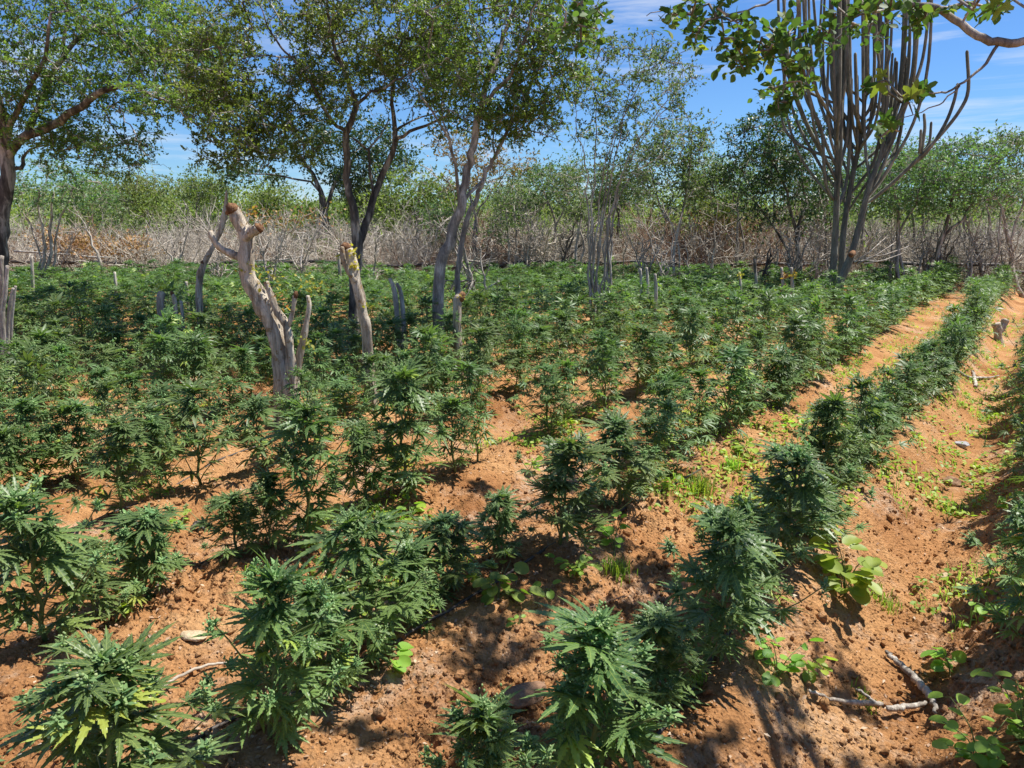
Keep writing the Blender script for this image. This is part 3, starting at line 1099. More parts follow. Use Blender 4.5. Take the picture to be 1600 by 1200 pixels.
# bare drooping branch
for L in ([(186, 165, -1, .014), (209, 202, -1, .012), (219, 230, -1, .007), (216, 270, -1, .008), (211, 300, -1, .004)], [(219, 230, -1, .008), (240, 255, -1, .006), (262, 262, -.9, .003)],
          [(214, 215, -1, .007), (190, 240, -1.1, .005), (170, 262, -1.1, .003)], [(217, 258, -1, .006), (240, 280, -1, .004), (236, 300, -1, .003)], [(235, 148, -1, .008), (245, 190, -1, .006), (256, 235, -1, .003)],
          [(217, 250, -1, .006), (200, 272, -1, .004), (188, 285, -1, .003)]):
    t.limb(line_px(L, 11.0), 4, .02)
t.finish(BARK_DARK, M_LEAF_OLIVE, twigm=BARK_GREY)

# --- twin-stemmed tree
bp = ground_at(556, 9.6)
t = Tree('tree', 'dark twin-stemmed tree forking low behind the peeled slanting stump', 'tree', bp, 22, thin=.58)
t.limb(np.array([[*(bp + [0, 0, -.1]), .15], [*at(554, 430, 9.6), .125], [*at(560, 385, 9.6), .12], [*at(548, 315, 9.6), .085], [*at(540, 268, 9.6), .078], [*at(544, 210, 9.6), .07], [*at(555, 168, 9.55), .058], [*at(545, 130, 9.5), .05], [*at(532, 98, 9.4), .042], [*at(518, 58, 9.3), .035], [*at(512, 10, 9.2), .025], [*at(520, -60, 9), .015]]))
for L in ([(560, 380, 0, .10), (572, 350, .1, .085), (584, 308, .2, .078), (600, 265, .3, .07), (617, 222, .3, .062), (612, 160, .4, .04), (622, 100, .5, .028), (640, 40, .6, .015)],
          [(617, 222, .3, .045), (640, 206, .1, .035), (678, 190, -.1, .026), (712, 178, -.3, .015)],
          [(560, 380, 0, .08), (570, 400, .05, .08), (565, 440, .1, .08), (566, 500, .15, .09)],
          [(614, 210, .3, .03), (645, 188, .4, .02), (690, 172, .5, .01)],
          [(556, 165, 0, .04), (575, 148, -.2, .033), (595, 141, -.3, .028), (628, 121, -.5, .02), (665, 106, -.6, .01)],
          [(543, 208, 0, .045), (515, 185, -.3, .035), (488, 130, -.5, .028), (455, 90, -.6, .022), (430, 62, -.7, .018), (397, -10, -.9, .007)],
          [(543, 208, 0, .035), (500, 208, -.4, .03), (465, 205, -.6, .025), (425, 232, -.9, .016), (398, 275, -1, .008)],
          [(465, 205, -.6, .02), (410, 195, -.9, .015), (350, 205, -1.2, .008)],
          [(455, 90, -.6, .018), (400, 88, -.8, .013), (350, 100, -1, .008)],
          [(583, 310, .2, .04), (577, 262, .25, .03), (575, 236, .3, .028), (552, 216, .1, .025)],
          [(575, 236, .3, .024), (598, 205, .5, .02), (608, 180, .6, .012)],
          [(532, 98, -.2, .025), (500, 60, 0, .018), (480, 10, .2, .01)]):
    t.limb(line_px(L, 9.6), 3)
T = t.grow(blob_targets(t.r, [(600, 40, 130, 60, 0, 1.3, 140), (560, 90, 120, 70, 0, 1.2, 60), (640, 115, 80, 50, .1, 1, 60), (430, 215, 70, 50, -.8, .8, 36), (470, 150, 80, 50, -.4, .9, 70), (360, 170, 85, 60, -.9, .9, 95), (370, 235, 70, 28, -1, .6, 34), (440, 10, 80, 45, 0, 1, 40),
                              (560, -50, 200, 50, 0, 1.5, 120), (325, 100, 70, 60, -.8, .8, 56), (345, 40, 50, 50, -.6, .8, 30), (690, 60, 50, 60, .3, .9, 50), (520, 110, 60, 40, .4, .8, 34)], 9.6), .22, .035)
t.leaves(T, 5, .23, 15, .042, 'diamond', (.1, 1.25))
t.finish(BARK_DARK, M_LEAF_OLIVE, twigm=BARK_GREY)

# --- leaning grey tree
bp = ground_at(684, 8.6)
t = Tree('tree', 'grey-barked tree leaning right, with a thinner dark stem rising beside it', 'tree', bp, 23, thin=.66)
t.limb(np.array([[*(bp + [0, 0, -.1]), .125]] + [[*at(a, b, 8.6 + c), r] for a, b, c, r in [(684, 500, 0, .105), (687, 433, 0, .098), (701, 378, 0, .09), (718, 330, 0, .082), (726, 288, 0, .072), (736, 240, 0, .064), (747, 190, 0, .058), (757, 140, 0, .05), (780, 80, .1, .04), (796, 30, .2, .03), (812, -40, .3, .018)]]))
t.limb(line_px([(722, 620, .3, .075), (714, 500, .3, .07), (714, 430, .3, .055), (727, 352, .3, .05), (745, 310, .3, .046), (757, 276, .3, .042), (775, 245, .3, .038), (790, 210, .3, .033), (815, 168, .4, .026), (832, 128, .5, .02), (862, 80, .6, .014), (900, 48, .7, .008)], 8.6), 4, .01, attach=False)
for L in ([(752, 165, 0, .038), (785, 130, -.1, .032), (810, 95, -.2, .026), (824, 40, -.3, .02), (850, -30, -.4, .012)],
          [(722, 320, 0, .035), (740, 297, .15, .03), (757, 276, .3, .03)],
          [(717, 312, 0, .03), (706, 232, -.3, .025), (695, 205, -.4, .02), (665, 160, -.5, .014), (638, 118, -.6, .007)],
          [(706, 232, -.3, .02), (690, 170, -.1, .016), (700, 110, .2, .01)],
          [(790, 210, .3, .02), (830, 205, .3, .014), (880, 222, .2, .006)],
          [(775, 245, .3, .02), (772, 205, .6, .016), (800, 150, .9, .01)]):
    t.limb(line_px(L, 8.6), 3)
T = t.grow(blob_targets(t.r, [(750, 50, 120, 65, 0, 1.1, 120), (845, 130, 65, 70, .3, .8, 80), (730, 190, 80, 40, .1, .9, 26), (900, 90, 40, 60, .3, .8, 26), (700, 130, 60, 50, -.2, .8, 60), (780, -50, 170, 50, 0, 1.3, 100), (885, 30, 50, 45, .3, .7, 50), (800, 190, 85, 26, .3, .7, 60), (770, 140, 60, 40, .3, .9, 50)], 8.6), .2, .03)
t.leaves(T, 5, .20, 15, .038, 'diamond', (.1, 1.1))
t.finish(BARK_GREY, M_LEAF_OLIVE)

# --- many-stemmed slender tree
bp = ground_at(937, 11.4)
t = Tree('tree', 'slender tree of many thin pale stems with a sparse airy crown against the sky', 'tree', bp, 24, thin=.62)
ends = [(905, 150, -.3), (938, 90, .2), (915, 215, .4), (965, 160, -.4), (985, 110, .3), (1010, 60, 0), (1045, 110, -.3), (1065, 95, .4), (1000, 210, .6), (1040, 190, .2), (960, 230, .5)]
for i, (ex, ey, dd) in enumerate(ends):
    x0 = 937 + (i - 5) * 3.0
    r0 = .030 - .001 * (i % 4)
    p0 = at(x0, 600, 11.4 + .12 * math.sin(i * 2.3)); p0[2] = bp[2] - .08
    L = [[*p0, r0 * 1.1], [*at(x0 + (2 if i > 5 else -2), 430, 11.4 + dd * .1), r0], [*at(x0 + (ex - 937) * .08, 345, 11.4 + dd * .3), r0 * .8], [*at(x0 + (ex - x0) * .42, 345 - (345 - ey) * .45, 11.4 + dd * .6), r0 * .5],
         [*at(ex - 6, ey + 50, 11.4 + dd * .9), r0 * .35], [*at(ex, ey, 11.4 + dd), r0 * .18]]
    t.limb(np.array(L), 4, .015, attach=False)
T = t.grow(blob_targets(t.r, [(925, 120, 35, 45, 0, .7, 22), (985, 95, 55, 45, 0, .8, 34), (1045, 110, 40, 40, 0, .8, 30), (950, 200, 55, 50, .2, .9, 34), (1020, 190, 55, 45, .2, .9, 34), (960, 270, 50, 40, .3, .8, 22), (1010, 280, 40, 40, .3, .8, 18)], 11.4), .2, .03)
t.leaves(T, 5, .26, 10, .048, 'diamond', (.3, 1.1))
t.finish(BARK_PALE, M_LEAF_GREY, twigm=BARK_GREY)


# --- candelabra cactus
CY = 13.9
bp = ground_at(1308, CY)
k_root = empty('candelabra_cactus', bp, 0, 'giant candelabra cactus with dozens of upright grey arms rising from three dark stems', 'cactus')
r = np.random.default_rng(31)
kb = Buf()
stems = [[(1301, 445, 0, .115), (1303, 400, 0, .095), (1306, 350, 0, .085), (1308, 265, 0, .075), (1306, 190, -.1, .06), (1302, 110, -.2, .05), (1300, 0, -.3, .042), (1300, -60, -.3, .04)],
         [(1314, 440, .25, .10), (1316, 390, .25, .085), (1321, 340, .3, .078), (1333, 270, .4, .07), (1347, 200, .5, .06), (1352, 120, .5, .05), (1350, 20, .5, .045), (1352, -70, .5, .04)],
         [(1308, 450, -.2, .11), (1325, 412, -.2, .105), (1334, 385, -.2, .09), (1343, 352, -.15, .085), (1358, 292, -.1, .078), (1376, 245, 0, .068), (1400, 190, .1, .055), (1425, 140, .2, .048), (1442, 90, .3, .042), (1452, 10, .3, .04), (1455, -50, .3, .04)]]
def arm_cap(L):
    e, d = L[-1], L[-1][:3] - L[-2][:3]
    d = d / np.linalg.norm(d)
    add = [np.append(e[:3] + d * e[3] * a, e[3] * b) for a, b in ((.5, .86), (.85, .55), (1.0, .15))]
    return np.vstack([L] + add)
for sidx, S in enumerate(stems):
    L = smooth_line(line_px(S, CY), 5)
    L[0, 2] = bp[2] - .1
    L = arm_cap(L)
    b = Buf(); tube(b, L[:, :3] - bp, L[:, 3] * .66, 14, rib=.12)
    b.build('stem', BARK_CACTUS, k_root)
arms = []
for i in range(68):
    s = i % 3
    S = stems[s]
    sy = r.uniform(150, 335)
    px = np.interp(-sy, [-q[1] for q in S], [q[0] for q in S])
    dy = np.interp(-sy, [-q[1] for q in S], [q[2] for q in S])
    lo, hi = [(1215, 1330), (1270, 1400), (1330, 1470)][s]
    tx = 1345 + (r.uniform(lo, hi) - 1345) * 1.0
    edge = abs(tx - 1340) / 125
    ty = r.choice([-70, -40, 20, 85, 120], p=[.36, .2, .18, .16, .10]) + 60 * edge * r.uniform(0, 1)
    if ty > sy - 60: ty = sy - 90
    td = dy + r.uniform(-.9, .9) * (1.1 - .5 * edge)
    el = .30 + .2 * r.uniform()
    ex = px + (tx - px) * .72
    ey = sy - (sy - max(ty, 0)) * el * (.5 + .5 * edge)
    rr = r.uniform(.034, .046)
    arms.append([(px, sy, dy, rr * .8), (px + (tx - px) * .3, sy - (sy - ey) * .35, dy + (td - dy) * .4, rr), (ex, ey, dy + (td - dy) * .85, rr), (tx - (tx - px) * .05, ey - (ey - ty) * .4, td, rr), (tx + r.normal(0, 3), ty, td, rr * .85)])
arms += [[(1350, 318, -.1, .045), (1365, 310, -.1, .05), (1400, 281, -.2, .05), (1436, 246, -.3, .047), (1472, 208, -.35, .045), (1500, 172, -.4, .043), (1513, 140, -.4, .042), (1511, 82, -.4, .038)],
         [(1420, 262, -.25, .035), (1448, 238, -.3, .042), (1476, 195, -.3, .042), (1490, 160, -.3, .04), (1496, 133, -.3, .036)],
         [(1440, 240, -.3, .03), (1442, 222, -.3, .04), (1445, 200, -.3, .038), (1444, 180, -.3, .034)],
         [(1442, 238, -.25, .03), (1452, 222, -.2, .036), (1455, 193, -.2, .034)],
         [(1436, 240, -.35, .03), (1438, 225, -.4, .036), (1439, 205, -.4, .034)],
         [(1302, 312, 0, .04), (1291, 290, -.1, .045), (1287, 250, -.2, .045), (1283, 200, -.25, .043), (1262, 160, -.3, .04), (1250, 120, -.3, .038)],
         [(1325, 330, .3, .03), (1345, 300, .2, .035), (1362, 275, .1, .04), (1385, 235, 0, .042), (1410, 180, -.1, .042), (1425, 130, -.1, .04), (1432, 60, -.1, .04), (1434, -30, -.1, .038)]]
for A in arms:
    L = arm_cap(smooth_line(line_px(A, CY), 4))
    b = Buf(); tube(b, L[:, :3] - bp, L[:, 3] * .68, 12, rib=.28)
    b.build('arm', BARK_CACTUS, k_root)
b = Buf()
L = line_px([(1333, 395, -.32, .05), (1330, 398, -.42, .055), (1329, 400, -.44, .03)], CY)
tube(b, L[:, :3] - bp, L[:, 3], 10)
b.build('cut_stub', CUTWOOD, k_root)

# --- overhanging tree whose trunk stands behind the camera
tb = np.array([2.5, -1.6, gz(2.5, -1.6)])
t = Tree('tree', 'overhanging tree whose broad-leaved branches hang into the sky in front of the cactus', 'tree', tb, 26)
t.limb(np.array([[*(tb + [0, 0, -.1]), .15], [2.45, -1.5, 1.0, .12], [2.2, -1.1, 2.2, .10], [1.9, -.4, 3.2, .08], [1.5, .5, 3.9, .06], [1.0, 1.5, 4.3, .04], [.4, 2.4, 4.4, .02]]), 4)
hub = np.array([1.9, -.4, 3.2])
t.limb(np.array([[*hub, .06], [2.3, .8, 3.3, .045], [2.5, 2.0, 3.1, .032], [*at(1640, -60, 3.0), .024], [*at(1660, 55, 3.2), .018], [*at(1600, 66, 3.2), .0165], [*at(1547, 65, 3.2), .016], [*at(1503, 38, 3.25), .0145], [*at(1450, 8, 3.3), .012], [*at(1400, 12, 3.3), .008], [*at(1330, 30, 3.35), .005]]), 4, .004)
t.limb(line_px([(1560, 70, 0, .009), (1535, 105, 0, .007), (1500, 134, .05, .006), (1470, 146, .1, .005), (1425, 140, .15, .003)], 3.2), 4, .003)
t.limb(line_px([(1500, 134, .05, .004), (1465, 165, .05, .003), (1415, 182, .1, .002), (1385, 196, .1, .0015)], 3.2), 4, .003)
t.limb(np.array([[1.5, .5, 3.9, .05], [1.45, 1.8, 3.6, .03], [*at(1290, -90, 3.1), .014], [*at(1250, -20, 3.3), .009], [*at(1240, 60, 3.4), .006], [*at(1228, 125, 3.4), .004], [*at(1215, 160, 3.4), .002]]), 4, .006)
t.limb(line_px([(1250, -20, 0, .006), (1180, 10, .1, .005), (1110, 28, .2, .004), (1050, 15, .3, .003), (1010, 25, .3, .002)], 3.3), 4, .006)
t.limb(line_px([(1240, 50, .1, .004), (1200, 85, .1, .002), (1165, 90, .1, .0015), (1150, 110, .1, .001)], 3.3), 4, .006)
t.limb(np.array([[1.0, 1.5, 4.3, .03], [.9, 2.6, 3.9, .015], [*at(930, -60, 3.8), .008], [*at(910, 20, 3.8), .005], [*at(895, 55, 3.8), .002]]), 4, .006)
vis = blob_targets(t.r, [(1075, 30, 55, 22, .2, .25, 17), (1125, 45, 40, 26, .1, .3, 12), (1158, 92, 14, 18, .1, .1, 7), (1245, 55, 45, 50, .1, .25, 18), (1310, 30, 50, 36, .1, .3, 10), (1235, 130, 30, 28, .2, .15, 12), (1218, 165, 16, 20, .2, .1, 7),
                         (1370, 25, 60, 26, .1, .2, 12), (1440, 15, 40, 20, .1, .2, 9), (1520, 2, 50, 14, .1, .2, 8), (905, 35, 40, 34, .6, .2, 24), (1200, 60, 40, 30, .15, .2, 14)], 3.25)
T = t.grow(vis, .12, .012)
t.leaves(T, 3, .08, 3, .040, 'oval', (.0, 1.15), .3, .0012)
lob = np.array([at(a, b, 3.3 + c) for a, b, c in [(1405, 148, 0), (1420, 160, .02), (1385, 125, .05), (1430, 130, 0), (1392, 200, .02), (1372, 192, 0), (1405, 205, .03), (1375, 215, .05), (1345, 135, .05), (1520, 15, -.5), (1560, 8, -.9)]])
T2 = t.grow(lob, .1, .005)
t.leaves(T2, 1, .05, 3, .072, 'lobed', (.2, 1.5), .2, .0012)
# canopy overhead, out of the picture: it throws the dappled shade on the front of the field
sh = []
for px, py, rr_, n in [(700, 960, .18, 16), (760, 1010, .22, 22), (830, 1100, .22, 20), (960, 860, .25, 26), (1060, 880, .2, 18), (900, 740, .22, 18), (755, 765, .12, 8), (1120, 1010, .22, 18), (1170, 930, .2, 16),
                       (1250, 1090, .16, 11), (1340, 1010, .15, 10), (1430, 1130, .2, 14), (1500, 1180, .2, 14), (960, 1180, .25, 22), (1100, 1180, .15, 10), (1380, 1190, .15, 8), (600, 920, .14, 8), (1010, 760, .2, 12), (560, 1150, .1, 3)]:
    n = max(2, int(n * .72)); rr_ *= .9
    g = on_plane(px, py, -.05)
    hgt = t.r.uniform(3.3, 4.1)
    c = np.array([g[0], g[1], 0]) + np.array(SUN) / SUN.z * hgt
    q = norm(t.r.normal(size=(n, 3))) * (t.r.uniform(0, 1, n) ** .4)[:, None] * np.array([rr_, rr_, rr_ * .7])
    sh.append(c + q)
T3 = t.grow(np.concatenate(sh), .25, .02)
t.leaves(T3, 3, .10, 5, .055, 'oval', (0, 1), .2, .0015)
t.finish(BARK_GREY, M_LEAF_NEAR)


# --- trees standing behind the field
def back_tree(px, Y, label, trunks, blobs, leafm, bark, seed, size=.06, L=.4, ntw=4, m=9, tint=(0, 1), name='tree', twigm=None):
    bp = ground_at(px, Y)
    t = Tree(name, label, 'tree', bp, seed, 'trees behind the field', .72)
    for q in trunks:
        p0 = at(q[0][0], 600, Y + q[0][2]); p0[2] = gz(p0[0], p0[1]) - .1
        t.limb(np.vstack([[*p0, q[0][3] * 1.15], line_px(q, Y)]), 3, .02, attach=False)
    T = t.grow(blob_targets(t.r, blobs, Y), .3, .05)
    t.leaves(T, ntw, L, m, size, 'diamond', tint, .1, .003)
    return t.finish(bark, leafm, twigm=twigm)

back_tree(505, 27, 'flat-topped dark tree seen between the twin stems and their left limb', [[(512, 390, 0, .16), (508, 330, 0, .14), (495, 285, 0, .11), (470, 245, 0, .07)], [(508, 330, 0, .1), (525, 280, .3, .09), (560, 240, .5, .05)], [(500, 300, 0, .06), (440, 275, -.3, .04), (390, 272, -.5, .02)]],
          [(560, 215, 80, 38, 0, 2.2, 90), (480, 235, 70, 24, 0, 2, 50), (610, 262, 50, 30, 0, 1.6, 40), (395, 272, 55, 10, 0, 1.2, 26), (540, 275, 40, 20, 0, 1.5, 26)], M_LEAF_DARK, BARK_DARK, 40, .13, .7, 4, 10)
back_tree(745, 20, 'small tree with rusty reddish leaves behind the leaning grey tree', [[(745, 400, 0, .06), (742, 340, 0, .05), (725, 270, 0, .03)], [(742, 345, 0, .04), (770, 300, .2, .03), (795, 260, .4, .02)]],
          [(715, 230, 42, 30, 0, 1, 38), (785, 255, 60, 28, .3, 1, 44), (735, 275, 50, 26, 0, 1, 26)], M_LEAF_RED, BARK_GREY, 41, .085, .45, 4, 7, (.2, 1.5))
back_tree(650, 23, 'rounded light green tree filling the gap right of the twin stems', [[(650, 400, 0, .09), (652, 340, 0, .07), (655, 290, 0, .05)]],
          [(650, 300, 60, 36, 0, 1.8, 70), (700, 320, 50, 30, 0, 1.5, 50), (610, 330, 40, 28, 0, 1.5, 36)], M_LEAF_FAR, BARK_GREY, 42, .11, .6)
back_tree(860, 20, 'olive tree between the grey tree and the many-stemmed tree', [[(862, 410, 0, .06), (868, 350, 0, .05), (850, 300, 0, .03)], [(868, 350, 0, .04), (895, 310, 0, .03), (905, 270, 0, .02)]],
          [(850, 295, 60, 36, 0, 1.4, 60), (905, 290, 40, 45, 0, 1.2, 40), (820, 330, 40, 24, 0, 1.2, 24)], M_LEAF_GREY, BARK_PALE, 43, .085, .5)
back_tree(1053, 16.5, 'pale-trunked tree just right of the many-stemmed tree', [[(1053, 425, 0, .05), (1057, 370, 0, .04), (1075, 300, 0, .03), (1080, 230, 0, .015)], [(1057, 372, 0, .03), (1030, 320, .3, .025), (1015, 260, .4, .012)]],
          [(1065, 225, 55, 40, 0, 1.1, 60), (1010, 255, 45, 40, .2, 1, 44), (1095, 275, 45, 36, 0, 1, 44), (1050, 300, 55, 30, 0, 1, 34)], M_LEAF_GREY, BARK_PALE, 44, .075, .4)
back_tree(1120, 21, 'thin dark tree standing alone between the pale trunk and the leafy tree', [[(1122, 410, 0, .05), (1120, 340, 0, .045), (1112, 270, 0, .02)]],
          [(1115, 310, 45, 28, 0, 1.3, 36), (1140, 330, 40, 22, 0, 1.3, 26)], M_LEAF_FAR, BARK_DARK, 45, .10, .5)
back_tree(1245, 15.6, 'leafy dark green tree directly left of the cactus', [[(1250, 435, 0, .06), (1245, 370, 0, .055), (1228, 300, 0, .04), (1200, 230, 0, .02)], [(1245, 375, 0, .05), (1258, 320, .2, .04), (1250, 250, .3, .02)], [(1238, 432, .2, .05), (1222, 370, .2, .04), (1175, 310, .2, .02)]],
          [(1190, 212, 50, 34, 0, 1.1, 60), (1245, 220, 45, 45, 0, 1.1, 56), (1170, 270, 45, 38, 0, 1, 56), (1235, 285, 55, 40, 0, 1.1, 66), (1265, 330, 36, 40, .2, .9, 34), (1195, 335, 40, 26, 0, .8, 22)], M_LEAF_DARK, BARK_DARK, 46, .07, .38)
back_tree(1400, 16.6, 'grey-green spreading tree directly right of the cactus', [[(1402, 420, 0, .06), (1405, 370, 0, .055), (1400, 310, 0, .04), (1385, 250, 0, .02)], [(1405, 372, 0, .04), (1430, 320, 0, .03), (1450, 260, 0, .02)]],
          [(1390, 255, 55, 36, 0, 1.2, 60), (1440, 270, 50, 40, 0, 1.1, 60), (1350, 305, 45, 34, 0, 1, 44), (1420, 320, 60, 26, 0, 1, 44)], M_LEAF_GREY, BARK_GREY, 47, .07, .4)
back_tree(1470, 17, 'broad tree with a leaning trunk between the cactus side tree and the right edge', [[(1462, 412, 0, .07), (1475, 360, 0, .06), (1490, 300, 0, .03)], [(1468, 385, 0, .05), (1500, 345, 0, .04), (1530, 300, 0, .02)]],
          [(1485, 255, 60, 36, 0, 1.5, 70), (1535, 285, 40, 36, 0, 1.2, 44), (1470, 310, 60, 26, 0, 1.2, 50)], M_LEAF_GREY, BARK_DARK, 48, .08, .45)
back_tree(1580, 18.0, 'sparse tree with forking pale trunk at the right edge', [[(1583, 430, 0, .07), (1578, 385, 0, .06), (1565, 330, 0, .03), (1545, 290, 0, .02), (1535, 250, 0, .01)], [(1578, 385, 0, .035), (1595, 330, 0, .03), (1612, 280, 0, .015)], [(1568, 340, 0, .02), (1590, 290, .1, .015), (1592, 240, .1, .008)]],
          [(1560, 235, 36, 26, 0, 1.2, 34), (1600, 225, 32, 24, 0, 1.2, 30), (1600, 290, 40, 40, 0, 1.2, 44), (1540, 300, 30, 24, 0, 1.2, 20)], M_LEAF_GREY, BARK_PALE, 49, .08, .45, 4, 8)
back_tree(75, 16.5, 'leafy tree with a cluster of pale trunks at the left', [[(68, 408, 0, .045), (70, 370, 0, .04), (60, 310, 0, .02)], [(76, 410, .1, .05), (78, 360, .1, .045), (85, 300, .1, .02)], [(84, 408, .2, .035), (88, 360, .2, .03), (112, 300, .2, .015)], [(62, 405, 0, .03), (45, 350, 0, .02), (25, 310, 0, .01)]],
          [(85, 285, 60, 36, 0, 1.2, 64), (40, 310, 40, 30, 0, 1, 26), (130, 300, 34, 26, 0, 1, 24)], M_LEAF_GREY, BARK_PALE, 50, .07, .4)
back_tree(1000, 24, 'low green tree behind the stems of the many-stemmed tree', [[(1000, 400, 0, .06), (1000, 350, 0, .05), (990, 310, 0, .03)]], [(985, 310, 60, 30, 0, 1.5, 50), (940, 330, 40, 24, 0, 1.3, 30)], M_LEAF_FAR, BARK_GREY, 51, .10, .5)
back_tree(1320, 22, 'light green tree showing between the cactus stems', [[(1318, 400, 0, .06), (1322, 340, 0, .05), (1330, 290, 0, .03)]], [(1325, 300, 50, 36, 0, 1.5, 54), (1290, 330, 30, 24, 0, 1.3, 20)], M_LEAF_FAR, BARK_GREY, 52, .10, .5)

MORE = [(215, 25, 262, 70, 'low olive tree right of the leafy tree with pale trunks', 'F', 'D'), (300, 27, 268, 60, 'rounded olive tree above the thin dead stump', 'F', 'G'), (150, 23, 285, 50, 'small grey-green tree above the rusty dead leaves', 'G', 'P'),
        (700, 21, 300, 45, 'grey-green bush-like tree showing between the two stems of the leaning tree', 'G', 'P'), (795, 18.5, 285, 40, 'slim leafy tree with a thin pale trunk just right of the leaning tree', 'G', 'P'), (830, 26, 268, 60, 'far olive tree behind the slim leafy tree', 'F', 'D'),
        (900, 17.5, 265, 34, 'slim tree with several pale stems just left of the many-stemmed tree', 'G', 'P'), (965, 21, 262, 46, 'dark leafy tree directly behind the many-stemmed tree', 'D', 'D'), (1085, 22, 240, 50, 'yellow-green tree above the reddish brush', 'F', 'P'),
        (1150, 19, 250, 45, 'grey-green tree left of the leafy dark green tree', 'G', 'G'), (1215, 24, 225, 60, 'tall olive tree behind the leafy dark green tree', 'F', 'D'), (1290, 18, 255, 36, 'slim dark tree half hidden by the cactus stems', 'D', 'D'), (1345, 20, 240, 50, 'leafy tree behind the right cactus stem', 'G', 'G'),
        (1430, 21, 235, 55, 'broad grey-green tree farther back right of the cactus', 'G', 'D'), (1505, 22, 232, 50, 'dark leafy tree behind the leaning trunk', 'D', 'D'), (1550, 20, 255, 46, 'rounded leafy tree left of the forking pale trunk', 'G', 'P'), (560, 28, 262, 60, 'far olive tree behind the twin stems', 'F', 'G'), (420, 30, 280, 50, 'far low tree right above the big stump', 'F', 'G')]
for i, (px, Y, ty, w, lab, lf, bk) in enumerate(MORE):
    rr_ = np.random.default_rng(900 + i)
    kx = rr_.uniform(-.5, .5)
    tr_ = [[(px, 415, 0, .05), (px + 4 * kx, 370, 0, .045), (px + w * kx * .5, (ty + 380) / 2, .1, .03), (px + w * kx, ty + 25, .2, .012)],
           [(px + 8, 415, .2, .04), (px + 12, 375, .2, .035), (px - w * kx * .8, (ty + 370) / 2, .3, .025), (px - w * kx * 1.2, ty + 35, .4, .01)]]
    bl_ = [(px + rr_.uniform(-.5, .5) * w, ty + 18 + j * 13 + rr_.uniform(-6, 10), w * rr_.uniform(.5, .85), 20 + rr_.uniform(0, 12), rr_.uniform(-.4, .4), 1.2, int(w * .42)) for j in range(4)]
    back_tree(px, Y, lab, tr_, bl_, {'F': M_LEAF_FAR, 'G': M_LEAF_GREY, 'D': M_LEAF_DARK}[lf], {'D': BARK_DARK, 'G': BARK_GREY, 'P': BARK_PALE}[bk], 950 + i, .0032 * Y, .021 * Y, 5, 11, (0, 1.2))

# --- far woodland, one mass up the rising land
r = np.random.default_rng(61)
fw, ft = Buf(), Buf()
for i in range(400):
    px = r.uniform(-260, 1860)
    Y = 28 * (95 / 28) ** r.uniform(0, 1)
    g = ground_at(px, Y)
    top_y = (272 if px < 430 else (300 if px < 1000 else 296)) + r.normal(0, 9) + 22 * (Y < 45) * r.uniform(0, 1.6)
    top = at(px, top_y, Y)[2]
    hgt = max(2.0, (top - g[2]) * r.uniform(.72, 1.05))
    w = r.uniform(1.4, 3.0) * (Y / 50) ** .35
    lo = max(.2, hgt * .06)
    n = int(640 * r.uniform(.7, 1.2))
    sub = norm(r.normal(size=(9, 3))) * np.array([w * .75, w * .75, (hgt - lo) * .33]) + np.array([g[0], g[1], g[2] + lo + (hgt - lo) * .5])
    ci = r.integers(0, 9, n)
    q = norm(r.normal(size=(n, 3))) * (r.uniform(.1, 1, n) ** .5)[:, None]
    P = sub[ci] + q * np.array([w * .5, w * .5, (hgt - lo) * .26])
    sz = r.uniform(.10, .22, n) * (Y / 45) ** .5
    fw.inst(LT['diamond'], frames(norm(r.normal(size=(n, 3))), np.array([0, 0, 1.]) + r.normal(0, .7, (n, 3))) * sz[:, None, None] * np.array([1.5, 1, 1])[None, None, :], P,
            tint=np.clip(r.uniform(.1, 1.1) + r.normal(0, .2, n) + (0 if r.uniform() < .75 else .5), 0, 2))
    for k in range(3):
        e = sub[k]
        mid = (g + e) / 2 + r.normal(0, .15, 3)
        tube(ft, np.array([g + r.normal(0, .1, 3) * [1, 1, 0], mid, e]), [.06, .04, .015], 3, cap=False)
tag(fw.build('distant_woodland', M_LEAF_FAR), 'far green scrub woodland rising behind the dry brush', 'woodland', kind='stuff')
tag(ft.build('distant_branches', BARK_GREY), 'grey trunks inside the far scrub woodland', 'woodland', kind='stuff')


# --- dry leafless brush behind the field
def bare_bush(seed, H=1.8, n0=9, spread=.8, sub=5, r0=.012):
    r = np.random.default_rng(seed)
    b = Buf()
    def shoot(p, d, L, rad, depth):
        k = 5
        P = [p]
        dd = d.copy()
        for _ in range(k - 1):
            dd = norm(dd + r.normal(0, .16, 3) + np.array([0, 0, .03]))
            P.append(P[-1] + dd * L / (k - 1))
        P = np.array(P)
        tube(b, P, np.linspace(rad, rad * .5, k), 4 if rad > .01 else 3, cap=False)
        if depth > 0:
            for _ in range(sub):
                t = r.uniform(.2, .95)
                q = np.array([np.interp(t * (k - 1), range(k), P[:, c]) for c in range(3)])
                shoot(q, norm(dd + r.normal(0, .65, 3) + np.array([0, 0, .1])), L * r.uniform(.35, .6), rad * .55, depth - 1)
    for i in range(n0):
        a = r.uniform(0, 6.28)
        d = norm(np.array([math.cos(a) * spread, math.sin(a) * spread, r.uniform(.5, 1.3)]))
        shoot(np.array([math.cos(a), math.sin(a), 0]) * .08 - np.array([0, 0, .05]), d, H * r.uniform(.5, .8), r0 * r.uniform(.7, 1.2), 2)
    return b

